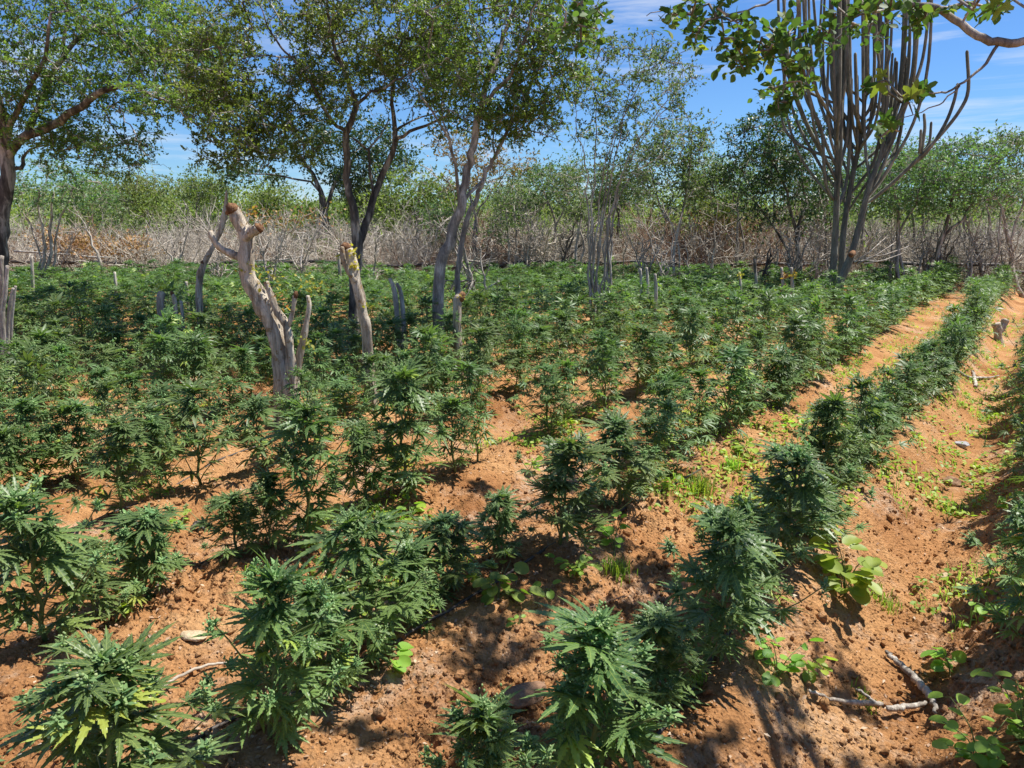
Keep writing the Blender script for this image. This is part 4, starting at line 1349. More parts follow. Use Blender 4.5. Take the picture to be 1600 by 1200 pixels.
for nm, mt, lab, test, cnt, seed in (('dry_brush', TWIG, 'tangled leafless grey brush along the far edge of the field', lambda x: not (1000 < x < 1200) or rng.uniform() < .4, 620, 70),
                             ('dry_brush', TWIG_RED, 'reddish brown leafless brush left of the cactus beyond the field', lambda x: (990 < x < 1215) or (700 < x < 800 and rng.uniform() < .5) or rng.uniform() < .06, 520, 80)):
    pr = [bare_bush(seed + i, 2.0, 8, .85, 5, .017) for i in range(5)]
    pr = [(np.concatenate(b.V), {k: np.concatenate(v) for k, v in b.F.items() if v}) for b in pr]
    db = Buf()
    n = 0
    for _ in range(cnt):
        px, Y = rng.uniform(-250, 1850), 19.3 + 12 * rng.uniform(0, 1) ** 1.4
        if not test(px): continue
        g = ground_at(px, Y)
        Vp, Fp = pr[rng.integers(0, 5)]
        a, s = rng.uniform(0, 6.28), rng.uniform(.6, 1.15) * (1 + .012 * (Y - 19)) * (1 + .55 * float(perlin(np.array(px * .011), np.array(Y * .2), 41)))
        c, sn = math.cos(a) * s, math.sin(a) * s
        db.add(np.stack([Vp[:, 0] * c - Vp[:, 1] * sn + g[0], Vp[:, 0] * sn + Vp[:, 1] * c + g[1], Vp[:, 2] * s * rng.uniform(.8, 1.1) + g[2]], -1), list(Fp.values()))
        n += 1
    tag(db.build(nm, mt), lab, 'brush', kind='stuff')

gb = Buf()
for _ in range(70):
    px, Y = rng.uniform(-200, 1800), rng.uniform(20.5, 30)
    g = ground_at(px, Y)
    h_ = rng.uniform(1.2, 2.6) * (1.25 if px > 900 else 1)
    n = int(rng.uniform(120, 420))
    c_ = g + np.array([0, 0, h_ * .62]) + norm(rng.normal(size=(6, 3))) * np.array([.7, .7, h_ * .25])
    P = c_[rng.integers(0, 6, n)] + rng.normal(0, 1, (n, 3)) * np.array([.30, .30, .22])
    P[:, 2] = np.maximum(P[:, 2], g[2] + .1)
    gb.inst(LT['diamond'], frames(norm(rng.normal(size=(n, 3))), rng.normal(size=(n, 3)) + [0, 0, 1.]) * rng.uniform(.05, .11, n)[:, None, None] * np.array([1.5, 1, 1])[None, None, :], P, tint=np.clip(rng.uniform(0, 1.4) + rng.normal(0, .2, n), 0, 2))
tag(gb.build('scrub_undergrowth', M_LEAF_FAR), 'green leafy growth mixed through the dry brush', 'undergrowth', kind='stuff')

# rusty dead leaves caught in the brush at the left
dl = Buf()
for px, py, w, h, n, Y in [(120, 378, 50, 13, 900, 19.4), (85, 370, 40, 10, 250, 20), (210, 380, 22, 9, 300, 19.3), (170, 390, 80, 6, 300, 19.0), (430, 345, 50, 16, 200, 20.5), (480, 340, 50, 14, 100, 21), (1120, 350, 60, 20, 260, 21), (395, 305, 20, 10, 0, 19)]:
    if not n: continue
    c = at(px, py, Y)
    P = c + rng.normal(0, .5, (n, 3)) * np.array([w * Y / F_PX, .5, h * Y / F_PX]) + 0.1 * rng.normal(size=(n, 3))
    P[:, 2] = np.maximum(P[:, 2], .03)
    dl.inst(LT['diamond'], frames(norm(rng.normal(size=(n, 3))), rng.normal(size=(n, 3))) * rng.uniform(.05, .10, n)[:, None, None] * np.array([1.5, 1, 1])[None, None, :], P, tint=rng.uniform(0, 2, n))
tag(dl.build('dead_leaves', M_DRYLEAF), 'rusty dead leaves clinging in the brush at the far edge', 'dead leaves', kind='stuff')

# bare saplings one can tell apart at the edge of the field
def bare_tree(px, Y, top, label, mt, seed, stems=3, r0=.03, fork=.5, group='bare saplings at the field edge', lean=0):
    bp = ground_at(px, Y)
    rt = empty('bare_tree', bp, 0, label, 'bare tree', group)
    r = np.random.default_rng(seed)
    H = at(px, top, Y)[2] - bp[2]
    r0 *= 1.45
    b, tw = Buf(), Buf()
    for i in range(stems):
        a = r.uniform(0, 6.28)
        e = np.array([math.cos(a) * fork * H * r.uniform(.2, .6) + lean * H, math.sin(a) * fork * H * .4, H * r.uniform(.7, 1)])
        P = np.array([[0.05 * math.cos(a), .05 * math.sin(a), -.1], e * [.12, .12, .3], e * [.45, .45, .6], e])
        P = np.concatenate([P, np.array([[r0], [r0 * .85], [r0 * .55], [r0 * .2]]) * r.uniform(.7, 1.1)], 1)
        L = smooth_line(P, 4); L[1:, :3] += r.normal(0, .02 * H / 2, (len(L) - 1, 3))
        tube(b, L[:, :3], L[:, 3], 6)
        for k in range(9):
            t = int(r.integers(4, len(L)))
            d = norm(r.normal(size=3) + np.array([0, 0, .9]))
            ln = H * r.uniform(.12, .32)
            q = [L[t, :3]]
            for _ in range(4):
                d = norm(d + r.normal(0, .2, 3)); q.append(q[-1] + d * ln / 4)
            tube(tw, q, np.linspace(L[t, 3] * .6, .006, 5), 4, cap=False)
            for _ in range(4):
                d2 = norm(d + r.normal(0, .6, 3)); s_ = q[int(r.integers(1, 5))]
                tube(tw, [s_, s_ + d2 * ln * .2, s_ + d2 * ln * .42 + r.normal(0, .02, 3)], [.009, .007, .004], 3, cap=False)
    b.build('trunk', mt, rt, smooth=True)
    tw.build('twigs', mt, rt)
    return rt
for a in [(183, 18.4, 300, 'single pale bare sapling rising from the rusty dead leaves', BARK_PALE, 1, 1, .03, .3),
          (112, 18.6, 345, 'low pale bare shrub in front of the rusty leaves', BARK_PALE, 2, 3, .02, .9),
          (435, 14.5, 335, 'forked white bare shrub seen right of the big stump', BARK_PALE, 3, 3, .022, .7),
          (480, 17.8, 350, 'low spreading bare shrub left of the peeled slanting stump', BARK_PALE, 4, 4, .02, 1.0),
          (590, 15.5, 345, 'pale bare shrub just right of the twin-stemmed tree', BARK_PALE, 5, 2, .025, .6),
          (672, 18.6, 330, 'fan of thin grey bare stems left of the leaning grey tree', BARK_GREY, 6, 6, .016, .8),
          (747, 12.5, 300, 'thin dark stem with short forks just right of the leaning grey tree', BARK_GREY, 7, 3, .03, .5),
          (765, 11.0, 345, 'crooked slender bare sapling standing among the crop behind the leaning tree', BARK_PALE, 8, 1, .02, .3),
          (822, 18.4, 335, 'bundle of white upright bare stems in the middle of the brush', BARK_PALE, 9, 5, .022, .4),
          (872, 18.0, 320, 'dark wide-forked bare shrub left of the many-stemmed tree', BARK_DARK, 10, 3, .035, .9),
          (1032, 15.0, 310, 'white bare sapling with a crooked fork beside the pale-trunked tree', BARK_PALE, 11, 2, .022, .6),
          (1000, 16.5, 345, 'pale shrub of short stems right of the many-stemmed tree', BARK_PALE, 12, 3, .018, .6),
          (1093, 19.5, 350, 'small bare shrub in front of the reddish brush', BARK_PALE, 13, 3, .018, .7),
          (1180, 15.5, 380, 'short dark bare stump-like shrub left of the leafy tree', BARK_DARK, 14, 2, .035, .3),
          (1222, 15.0, 350, 'grey bare stems leaning beside the leafy dark green tree', BARK_GREY, 15, 4, .022, .5),
          (1262, 15.5, 330, 'grey bare stems close against the left side of the cactus', BARK_PALE, 16, 3, .02, .4),
          (1425, 17.8, 340, 'tangled grey bare shrub right of the grey-green tree', BARK_GREY, 17, 5, .025, .8),
          (1448, 18.2, 345, 'dark bare shrub left of the leaning trunk', BARK_DARK, 18, 4, .025, .6),
          (1515, 18.5, 340, 'grey bare shrub in front of the brush near the right edge', BARK_GREY, 19, 5, .02, .8),
          (1548, 18.0, 350, 'pale bare shrub left of the forking pale trunk', BARK_PALE, 20, 4, .018, .8),
          (30, 17.5, 330, 'bushy bare grey shrub behind the left tree trunk', BARK_GREY, 24, 5, .02, .8),
          (295, 18.6, 335, 'pale bare shrub behind the thin dead stump', BARK_PALE, 22, 4, .02, .9),
          (355, 15.8, 380, 'small upright bare shrub left of the big stump', BARK_PALE, 23, 3, .018, .5)]:
    bare_tree(*a)
for i, px in enumerate([968, 1012, 1070, 1103, 1140, 1165, 1198, 1232, 1275, 1372, 1415, 1492, 1532]):
    rq = np.random.default_rng(1200 + i)
    bare_tree(px, 16.5 + 2.4 * rq.uniform(), 335 - 50 * rq.uniform(), f'thin pale bare pole tree, {ordinal(i + 1)} of thirteen slim poles counted rightward from the many-stemmed tree', BARK_PALE, 1300 + i, 1 + i % 2, .018, .25, 'thin pale poles along the field edge')
b = Buf()
for x0, x1, y0, y1, Y in [(1340, 1400, 412, 378, 15), (1345, 1420, 405, 385, 15.2), (1335, 1385, 410, 370, 15.1), (1350, 1410, 412, 396, 14.9)]:
    P = np.array([at(x0, y0, Y), at((x0 + x1) / 2, (y0 + y1) / 2 + 3, Y + .1), at(x1, y1, Y + .2)])
    tube(b, P, [.018, .014, .006], 5)
tag(b.build('fallen_branch', BARK_PALE), 'pale fallen branches fanning out at the foot of the cactus', 'branches')

# ------------------------------------------------------------------ stumps and cut trunks
def sprig(buf, c, rad, n, size, r, tint=(0, 2)):
    P = c + r.normal(0, 1, (n, 3)) * rad * .5
    buf.inst(LT['oval'], frames(norm(r.normal(size=(n, 3))), np.array([0, 0, 1.]) + r.normal(0, .6, (n, 3))) * (size * r.uniform(.6, 1.3, n))[:, None, None], P, tint=r.uniform(*tint, n))

def lump_tube(b, L, n=14, amp=.12, seed=0):
    """trunk with a bumpy, knotty surface"""
    r = np.random.default_rng(seed)
    L = smooth_line(L, 7)
    s0 = b.n
    tube(b, L[:, :3], L[:, 3], n)
    V = b.V[-1]
    ctr = np.repeat(L[:, :3], n, axis=0)
    m = len(ctr)
    ph = r.uniform(0, 6.28, 6)
    a = np.tile(np.arange(n) * 2 * np.pi / n, len(L)); h = np.repeat(np.linspace(0, 1, len(L)) * len(L) * .28, n)
    f = 1 + amp * (.5 * np.sin(2 * a + h * .7 + ph[0]) + .4 * np.sin(3 * a - h * 1.3 + ph[1]) + .35 * np.sin(5 * a + h * 2.1 + ph[2]) + .3 * np.sin(h * 2.6 + ph[3])) + r.normal(0, amp * .16, m)
    V[:m] = ctr + (V[:m] - ctr) * f[:, None]

def stump(name, label, base_px, Y, lines, bark, sprigs=(), cuts=(), seed=0, cat='tree stump', group='cut stumps in the field'):
    bp = ground_at(base_px, Y)
    rt = empty(name, bp, 0, label, cat, group)
    r = np.random.default_rng(seed)
    b = Buf()
    for i, q in enumerate(lines):
        L = line_px([(x, y, d, rr * Y / F_PX) for x, y, d, rr in q], Y)
        if i == 0 or q[0][1] > 9000 or abs(L[0, 2] - bp[2]) < .12:
            L[0, 2] = min(L[0, 2], gz(L[0, 0], L[0, 1]) - .04)
        L[:, :3] -= bp
        lump_tube(b, L, 18 if q[0][3] > 8 else 10, .2, seed + i)
    b.build('trunk', bark, rt, smooth=True)
    if cuts:
        for (x, y, d, rr, x2, y2) in cuts:
            cbuf = Buf()
            A, B = at(x, y, Y + d) - bp, at(x2, y2, Y + d) - bp
            k = 6
            P = A + (B - A) * np.linspace(0, 1, k)[:, None]
            rad = rr * Y / F_PX * np.array([.9, 1.0, 1.04, .95, .75, .4])
            s = len(cbuf.V)
            tube(cbuf, P, rad, 11)
            cbuf.V[-1][:] += r.normal(0, rad.max() * .09, cbuf.V[-1].shape)
            cbuf.build('cut_end', CUTWOOD, rt)
    if sprigs:
        sb = Buf()
        for (x, y, rr, n, sz, t0, t1) in sprigs:
            sprig(sb, at(x, y, Y - .05) - bp, rr * Y / F_PX, n, sz, r, (t0, t1))
        sb.build('sprout_foliage', M_YLEAF, rt)
    return rt

stump('tree_stump', 'large leaning grey stump with a burnt knobbly top and yellow sprouts', 447, 5.8,
      [[(446, 660, 0, 19), (444, 600, 0, 16), (436, 545, 0, 14), (424, 500, 0, 13.5), (405, 465, 0, 13), (389, 438, 0, 12), (385, 405, 0, 12.5), (386, 372, 0, 10.5), (375, 348, 0, 9.5), (364, 328, 0, 9)],
       [(376, 402, 0, 6), (362, 397, 0, 5.5), (345, 388, 0, 5), (333, 374, -.02, 4.5), (328, 361, -.03, 4)],
       [(456, 660, -.02, 9), (456, 590, -.05, 8), (452, 540, -.06, 7), (447, 508, -.06, 6.5), (434, 487, -.06, 5.5), (424, 464, -.06, 4.5), (416, 440, -.05, 4)],
       [(460, 660, .02, 7), (462, 600, .02, 6), (469, 553, .03, 5.5), (476, 518, .04, 5), (483, 482, .05, 4), (481, 462, .05, 3)],
       [(449, 512, -.06, 4), (457, 490, -.08, 3.5), (461, 462, -.08, 3.2)],
       [(384, 372, -.02, 8), (394, 362, -.05, 8.5), (404, 357, -.07, 8)]],
      BARK_STUMP, [(388, 415, 7, 14, .028, .1, .7), (378, 420, 9, 12, .026, .1, .7), (412, 436, 22, 26, .028, .2, 1.0), (433, 440, 12, 12, .028, .2, .9), (395, 335, 16, 26, .026, 1.2, 2), (488, 455, 18, 34, .028, .0, .8), (484, 442, 16, 14, .026, .2, .8), (445, 475, 12, 12, .026, 1.2, 2), (483, 538, 12, 18, .03, 0, .5)],
      [(366, 332, 0, 10.5, 359, 319), (402, 358, -.06, 8, 410, 353), (461, 466, -.08, 3.5, 463, 455)], 5)
stump('tree_stump', 'slanting peeled stump with a split yellowish top, in front of the twin-stemmed tree', 575, 6.4,
      [[(577, 560, 0, 9), (574, 528, 0, 8), (567, 490, 0, 8), (559, 450, 0, 8), (551, 415, 0, 8), (542, 390, 0, 8)], [(556, 440, -.03, 4), (545, 425, -.05, 4), (536, 402, -.05, 4), (534, 386, -.05, 4)]],
      BARK_STUMP, [(552, 395, 8, 26, .03, .3, 1.2), (556, 415, 6, 16, .03, .4, 1.2), (529, 403, 6, 10, .03, .2, .9), (574, 478, 6, 12, .03, .2, .9)], [(541, 390, 0, 8, 538, 380)], 15)
stump('tree_stump', 'cluster of pale cut stems rising from the crop at the left edge', 8, 6.9,
      [[(6, 560, 0, 3.4), (5, 510, 0, 3), (8, 460, 0, 2.8), (12, 415, 0, 2.4)], [(2, 560, .1, 3.4), (0, 500, .1, 3), (3, 440, .1, 3), (2, 400, .1, 3.6)], [(16, 560, .05, 2.8), (18, 505, .05, 2.4), (22, 465, .05, 2.2), (24, 447, .05, 2)],
       [(12, 560, -.05, 2.8), (13, 500, -.05, 2.4), (16, 470, -.05, 2.2), (21, 450, -.05, 1.8)], [(-10, 560, 0, 3.5), (-8, 490, 0, 3), (-3, 430, 0, 2.6)]], BARK_PALE, [], [], 85)
stump('tree_stump', 'thin dead stump with a jagged upright splinter left of the big stump', 312, 9.0,
      [[(310, 490, 0, 5.5), (311, 465, 0, 5), (313, 430, 0, 5), (318, 412, 0, 4.5)], [(316, 418, 0, 4), (328, 395, 0, 3.5), (336, 380, 0, 3), (345, 360, 0, 4), (350, 340, 0, 4.5), (353, 318, 0, 2.5), (354, 298, 0, 1.5)]],
      BARK_STUMP, [], [(317, 414, 0, 4.5, 319, 406)], 25)
stump('tree_stump', 'smooth white post-like stump with a green sprout on top', 251, 8.4, [[(252, 500, 0, 6), (251, 480, 0, 5.5), (252, 456, 0, 5)]], BARK_PALE, [(251, 448, 6, 22, .035, 0, .25)], [], 35)
stump('tree_stump', 'thin brown broken stump beside the white post-like stump', 273, 8.4, [[(275, 500, 0, 4), (274, 480, 0, 3.5), (270, 460, 0, 3)]], BARK_STUMP, [], [(270, 462, 0, 3, 268, 455)], 45)
stump('tree_stump', 'shortest grey peg right of the thin brown broken stump', 284, 8.4, [[(285, 500, 0, 3), (284, 480, 0, 2.5), (283, 474, 0, 2.5)]], BARK_GREY, [], [], 46)
stump('tree_stump', 'left one of two pale pointed stumps leaning left in mid-field', 616, 8.6, [[(624, 495, 0, 4.5), (618, 465, 0, 4), (609, 435, 0, 3.2)]], BARK_PALE, [], [], 55)
stump('tree_stump', 'right one of two pale pointed stumps leaning left in mid-field', 627, 8.6, [[(632, 495, .1, 4), (628, 468, .1, 3.6), (620, 443, .1, 3)]], BARK_PALE, [], [], 56)
stump('tree_stump', 'torn reddish stump at the foot of the leaning grey tree', 716, 7.6, [[(716, 520, 0, 8), (714, 480, 0, 7), (720, 462, 0, 6)]], BARK_STUMP, [(722, 462, 5, 8, .03, .8, 1.6)], [(718, 470, 0, 6, 724, 456)], 65)
x_, y_ = on_plane(1558, 535)
stump('tree_stump', 'short forked stump standing in the wide furrow at the right', 1558, float(y_) * 1.14,
      [[(1561, 545, 0, 8.5), (1560, 528, 0, 6.5), (1559, 515, 0, 6), (1556, 506, 0, 5.6)], [(1561, 518, .02, 5), (1568, 507, .05, 5.5), (1571, 499, .05, 5)]], BARK_STUMP, [(1554, 500, 5, 6, .03, 0, .5)], [], 75)
for i, (px, Y, top, lab, sp) in enumerate([(1001, 11.5, 420, 'thin pale stake left of a pair in the middle distance', 0), (1011, 11.5, 418, 'taller pale stake of the pair in the middle distance', 0), (1024, 11.2, 428, 'pale stake standing apart, right of the pair', 0),
                                           (1156, 12, 425, 'thin stake wrapped in yellow leaves', 1), (1222, 13, 418, 'stake with rusty orange sprouts near the cactus', 2), (1237, 13, 418, 'thin pale stake between rusty sprouts and the cactus', 2), (1180, 13, 405, 'dark short stub left of the rusty sprouts', 0),
                                           (50, 13, 400, 'thin white peg behind the shaded strip at the left', 0), (292, 11, 440, 'small white peg in the crop between the white post and the dead stump', 0), (530, 15, 395, 'grey stake left of the peeled slanting stump', 0), (180, 12.5, 425, 'grey peg in the shaded strip under the left tree', 0)]):
    stump('stake', lab, px, Y, [[(px, 480, 0, 2.6), (px + 1, (480 + top) / 2, 0, 2.4), (px - 1, top, 0, 2)]], BARK_PALE if i != 6 else BARK_DARK,
          [(px, top + 6, 6, 20, .05, .3, .9)] if sp == 1 else ([(px + 4, top + 12, 7, 26, .05, 1.2, 2)] if sp == 2 else []), [], 90 + i, 'stake', 'pegs and stakes among the crop')

# ------------------------------------------------------------------ stones, wood, hoses on the soil
def rock(px, py, w, h, label, mt, seed, dz=0.0, name='stone', rz=0.0):
    x, y = on_plane(px, py, -.1)
    z = gz(x, y)
    x, y = on_plane(px, py, z)
    v, f = rock_template(seed, 3, .18)
    s = w * y / F_PX / 2
    v = v * np.array([s, s * .8, s * h / w * 1.15])
    v = v + .04 * s * np.stack([perlin(v[:, 0] / s * 2 + i, v[:, 1] / s * 2 + v[:, 2] / s * 2, seed + i) for i in range(3)], -1)
    o = mesh(name, v, [f], mt, smooth=False)
    o.location = (x, y, gz(x, y) + s * h / w * .45 + dz)
    o.rotation_euler = (0.1, 0.1, rz)
    tag(o, label, 'stone')
rock(1503, 698, 26, 22, 'pale grey angular stone lying in the wide furrow', STONE_G, 201)
rock(1487, 760, 38, 20, 'dark brown rock in the furrow, nearer than the grey stone', STONE_B, 202)
rock(1478, 890, 24, 16, 'small buff stone at the edge of the frond shadows', STONE_P, 203)
rock(820, 1095, 100, 62, 'big brown block of rock beside the spiky dark plant', STONE_B, 204, .0, 'rock', .5)
rock(302, 982, 46, 24, 'pale yellowish flat stone between two front plants', STONE_P, 205)
rock(560, 1080, 24, 14, 'small brown stone left of the dappled shade', STONE_B, 206)
rock(1210, 915, 34, 20, 'brown stone under the lime-green weed on the ridge', STONE_B, 207)
rock(1300, 625, 24, 12, 'flattish brown stone in the shallow furrow between the right rows', STONE_B, 208)
rock(450, 882, 12, 8, 'tiny pale pebble below the short light green plant', STONE_P, 209)
rock(1290, 665, 16, 8, 'small dark stone near the grass tufts', STONE_B, 210)
rock(1430, 755, 10, 7, 'small pink pebble on the slope of the wide furrow', STONE_P, 211)

def ground_line(pts, lift=0.01, k=8, jit=.004):
    P = []
    for px, py, r_ in pts:
        x, y = on_plane(px, py, -.05)
        x, y = on_plane(px, py, gz(x, y))
        P.append([x, y, 0, r_])
    L = smooth_line(P, k)
    L[1:-1, :2] += rng.normal(0, jit, (len(L) - 2, 2))
    L[:, 2] = ground_z(L[:, 0], L[:, 1], fine=False) + L[:, 3] * .6 + lift + (.014 if lift > .003 else 0.0)
    return L
def ground_tube(name, label, cat, lines, mt, lift=.004, n=8):
    b = Buf()
    for q in lines:
        L = ground_line(q, lift)
        for _ in range(2): L[1:-1, 2] = (L[:-2, 2] + 2 * L[1:-1, 2] + L[2:, 2]) / 4 + .0008
        tube(b, L[:, :3], L[:, 3], n)
    return tag(b.build(name, mt, smooth=True), label, cat)
ground_tube('branch', 'crooked grey branch lying in the furrow with its shadow beside it', 'fallen branch', [[(1383, 1035, .008), (1402, 1050, .013), (1425, 1065, .015), (1445, 1085, .015), (1455, 1100, .013), (1462, 1118, .005)]], BARK_GREY)
ground_tube('branch', 'pale dry stick with a side twig lying at the furrow bottom', 'fallen branch', [[(1262, 1097, .006), (1300, 1108, .007), (1345, 1112, .011), (1378, 1110, .008)], [(1336, 1088, .004), (1352, 1100, .006), (1372, 1112, .006)]], BARK_PALE)
ground_tube('branch', 'short pale stick touching the crooked branch', 'fallen branch', [[(1384, 1116, .011), (1410, 1113, .012), (1445, 1106, .007)]], BARK_PALE)
ground_tube('root', 'thin dark root curving across the far end of the furrow', 'root', [[(1488, 575, .012), (1505, 590, .014), (1530, 597, .014), (1560, 592, .007)]], BARK_GREY)
ground_tube('branch', 'short twisted pale branch piece ending at the dark root', 'fallen branch', [[(1519, 588, .014), (1522, 600, .020), (1524, 612, .018)]], BARK_PALE)
ground_tube('branch', 'thin brown stick lying between the corner plant and the pale-spiked plant', 'fallen branch', [[(30, 1195, .004), (110, 1165, .006), (200, 1120, .006), (290, 1070, .006), (350, 1045, .005), (410, 1040, .003)]], TWIG)
ground_tube('branch', 'thin red-brown twig under the dark spiky plant', 'fallen branch', [[(905, 962, .002), (940, 958, .003), (980, 945, .002)]], TWIG_RED)
ground_tube('branch', 'small dark curved stick in the furrow below the round-leaved seedlings', 'fallen branch', [[(1300, 475, .012), (1350, 480, .007)]], BARK_GREY)
for lab, q in (('black drip hose running along the fourth row at the left', [(-120, 895, .007), (0, 855, .007), (60, 842, .007), (110, 828, .007), (165, 800, .007), (240, 770, .007), (330, 735, .007), (420, 700, .007)]),
               ('black drip hose running along the third row', [(60, 975, .007), (150, 950, .007), (215, 925, .007), (270, 900, .007), (330, 872, .007), (420, 835, .007), (520, 800, .007), (620, 760, .007)]),
               ('black drip hose running along the second row under the wide plant', [(250, 1190, .007), (400, 1110, .007), (500, 1075, .007), (640, 1000, .007), (800, 900, .007), (960, 800, .007), (1100, 725, .007)]),
               ('black drip hose on the first ridge under the bushy plants', [(1020, 1160, .007), (1130, 1010, .007), (1180, 930, .007), (1225, 860, .007), (1290, 780, .007), (1380, 680, .007), (1450, 590, .007)])):
    ground_tube('drip_hose', lab, 'hose', [q], HOSE, .0)
o = ground_tube('plastic_scrap', 'small dark plastic scrap lying left of the short light green plant', 'plastic scrap', [[(300, 838, .004), (310, 834, .016), (322, 840, .005)]], HOSE)
# black pipe and pale poles along the far edge
b = Buf()
xs = np.linspace(-16, 17, 60)
P = np.stack([xs, 18.9 + .25 * np.sin(xs * .5), np.array([gz(x, 18.9) for x in xs]) + .50 + .05 * np.sin(xs * .9) + .04 * np.sin(xs * 2.3)], -1)
tube(b, P, .045, 6)
tag(b.build('edge_pipe', HOSE, smooth=True), 'black pipe strung along the far edge of the field', 'pipe')
for lab, a_, c_ in (('long white pole lying along the far edge at the left', (22, 393), (115, 398)), ('short white pole right of the long one at the far edge', (128, 401), (172, 402)), ('white pole lying in front of the brush behind the big stump', (400, 409), (470, 402))):
    b = Buf(); A, B = at(*a_, 18.6), at(*c_, 18.6)
    tube(b, A + (B - A) * np.linspace(0, 1, 6)[:, None] + rng.normal(0, .01, (6, 3)), [.03, .03, .028, .026, .024, .02], 6)
    tag(b.build('pole', BARK_PALE, smooth=True), lab, 'pole')

# ------------------------------------------------------------------ weeds
def weed(px, py, label, height, spread, n, size, tmpl='oval', tint=(0, 1), seed=0, mt=None, name='weed', cat='weed'):
    x, y = on_plane(px, py, -.05)
    x, y = on_plane(px, py, gz(x, y))
    z = gz(x, y)
    rt = empty(name, (x, y, z), 0, label, cat, 'weeds between the rows')
    r = np.random.default_rng(seed)
    st, lf = Buf(), Buf()
    k = max(2, n // 5)
    for i in range(k):
        a = r.uniform(0, 6.28)
        e = np.array([math.cos(a) * spread * r.uniform(.3, 1), math.sin(a) * spread * r.uniform(.3, 1), height * r.uniform(.35, 1)])
        P = np.array([[0, 0, -.01], e * [.35, .35, .6], e])
        P = smooth_line(P, 3)
        tube(st, P, np.linspace(.0028, .0012, len(P)), 4, cap=False)
        m = max(2, n // k)
        for j in range(m):
            t = (j + 1) / m
            p = np.array([np.interp(t * (len(P) - 1), range(len(P)), P[:, c]) for c in range(3)])
            aa = a + r.normal(0, 1.1)
            d = norm(np.array([math.cos(aa), math.sin(aa), r.uniform(-.3, .4)]))
            pe = p + d * size * .35
            tube(st, [p, pe], .0009, 3, cap=False)
            lf.inst(LT[tmpl], frames(d[None], (np.array([0, 0, 1.]) + r.normal(0, .3, 3))[None]) * size * r.uniform(.6, 1.2), pe[None], tint=np.array([r.uniform(*tint)]))
    st.build('stem', M_STEM, rt, smooth=True)
    lf.build('foliage', mt or M_WEED, rt)
    return rt
W = [(1320, 935, 'large lime-green weed with broad leaves on the ridge slope', .30, .19, 48, .090, 'heart', (.3, 1.3)),
     (1215, 1055, 'round-leaved green weed right of the tall ridge plant', .13, .15, 26, .052, 'heart', (0, .9)),
     (1262, 1050, 'lime seedlings joined to the round-leaved weed', .10, .10, 16, .055, 'heart', (.4, 1.2)),
     (1485, 1060, 'round-leaved weed near the frond shadows in the furrow', .10, .11, 14, .06, 'heart', (0, .9)),
     (1545, 965, 'small weed with paired leaves at the right bank', .10, .09, 14, .05, 'heart', (0, .9)),
     (1530, 1200, 'dense shaded weed in the bottom right corner', .24, .17, 44, .05, 'heart', (0, .8)),
     (1595, 1160, 'tall shaded weed at the right edge above the corner weed', .24, .14, 36, .045, 'heart', (0, .5)),
     (778, 935, 'weed of large round dark green leaves in the dappled shade', .14, .12, 26, .07, 'heart', (0, .5)),
     (900, 880, 'creeping vine with small round pale leaves, left half', .14, .14, 26, .045, 'heart', (0, .9)),
     (960, 860, 'creeping vine with round leaves, right half under the dark plants', .16, .14, 26, .05, 'heart', (0, .9)),
     (855, 930, 'pair of lime seedlings on the sunlit soil', .05, .03, 6, .04, 'heart', (.4, 1.2)),
     (810, 972, 'tiny three-leaved seedling in dark shade', .04, .03, 4, .035, 'heart', (0, .8)),
     (213, 958, 'bright yellow-green seedling below the slender plant', .05, .04, 8, .045, 'heart', (.7, 1.5)),
     (640, 815, 'lime-green weed at the foot of the tallest broad plant', .12, .13, 18, .06, 'heart', (.3, 1.2)),
     (605, 1050, 'bright weed leaves poking out below the wide plant', .07, .04, 7, .06, 'heart', (.2, .9)),
     (830, 730, 'lime weed beside pale litter in mid-row', .10, .10, 14, .06, 'oval', (.3, 1.2)),
     (1170, 715, 'yellow-green weed patch left of the shallow furrow', .12, .14, 20, .06, 'heart', (.4, 1.3)),
     (1240, 670, 'bright weed standing in the shallow furrow', .12, .13, 18, .06, 'heart', (.3, 1.2)),
     (1565, 695, 'two round leaves at the right bank of the furrow', .08, .07, 6, .06, 'heart', (.3, 1.2)),
     (1418, 745, 'single seedling on the furrow slope', .06, .03, 4, .04, 'oval', (.2, .8)),
     (1465, 795, 'tiny yellow seedling in the furrow', .04, .03, 5, .03, 'heart', (1, 1.6)),
     (1493, 795, 'tiny green seedling right of the yellow one', .05, .03, 6, .035, 'oval', (.4, 1.2)),
     (1457, 830, 'tiny round yellow-green rosette in the furrow', .03, .025, 5, .028, 'heart', (.7, 1.3)),
     (286, 830, 'lime seedling left of the short light green plant', .05, .05, 8, .045, 'heart', (.5, 1.2)),
     (240, 1105, 'small yellow seedling on bare soil left of the pale-spiked plant', .02, .02, 3, .03, 'heart', (.9, 1.4)),
     (60, 830, 'low lime weed near the hose at the left edge', .05, .07, 10, .045, 'heart', (.5, 1.2)),
     (1585, 800, 'dark weed at the foot of the right bank', .12, .12, 18, .06, 'heart', (.1, .9))]
for i, w_ in enumerate(W):
    weed(*w_[:7], w_[7], w_[8], seed=300 + i)

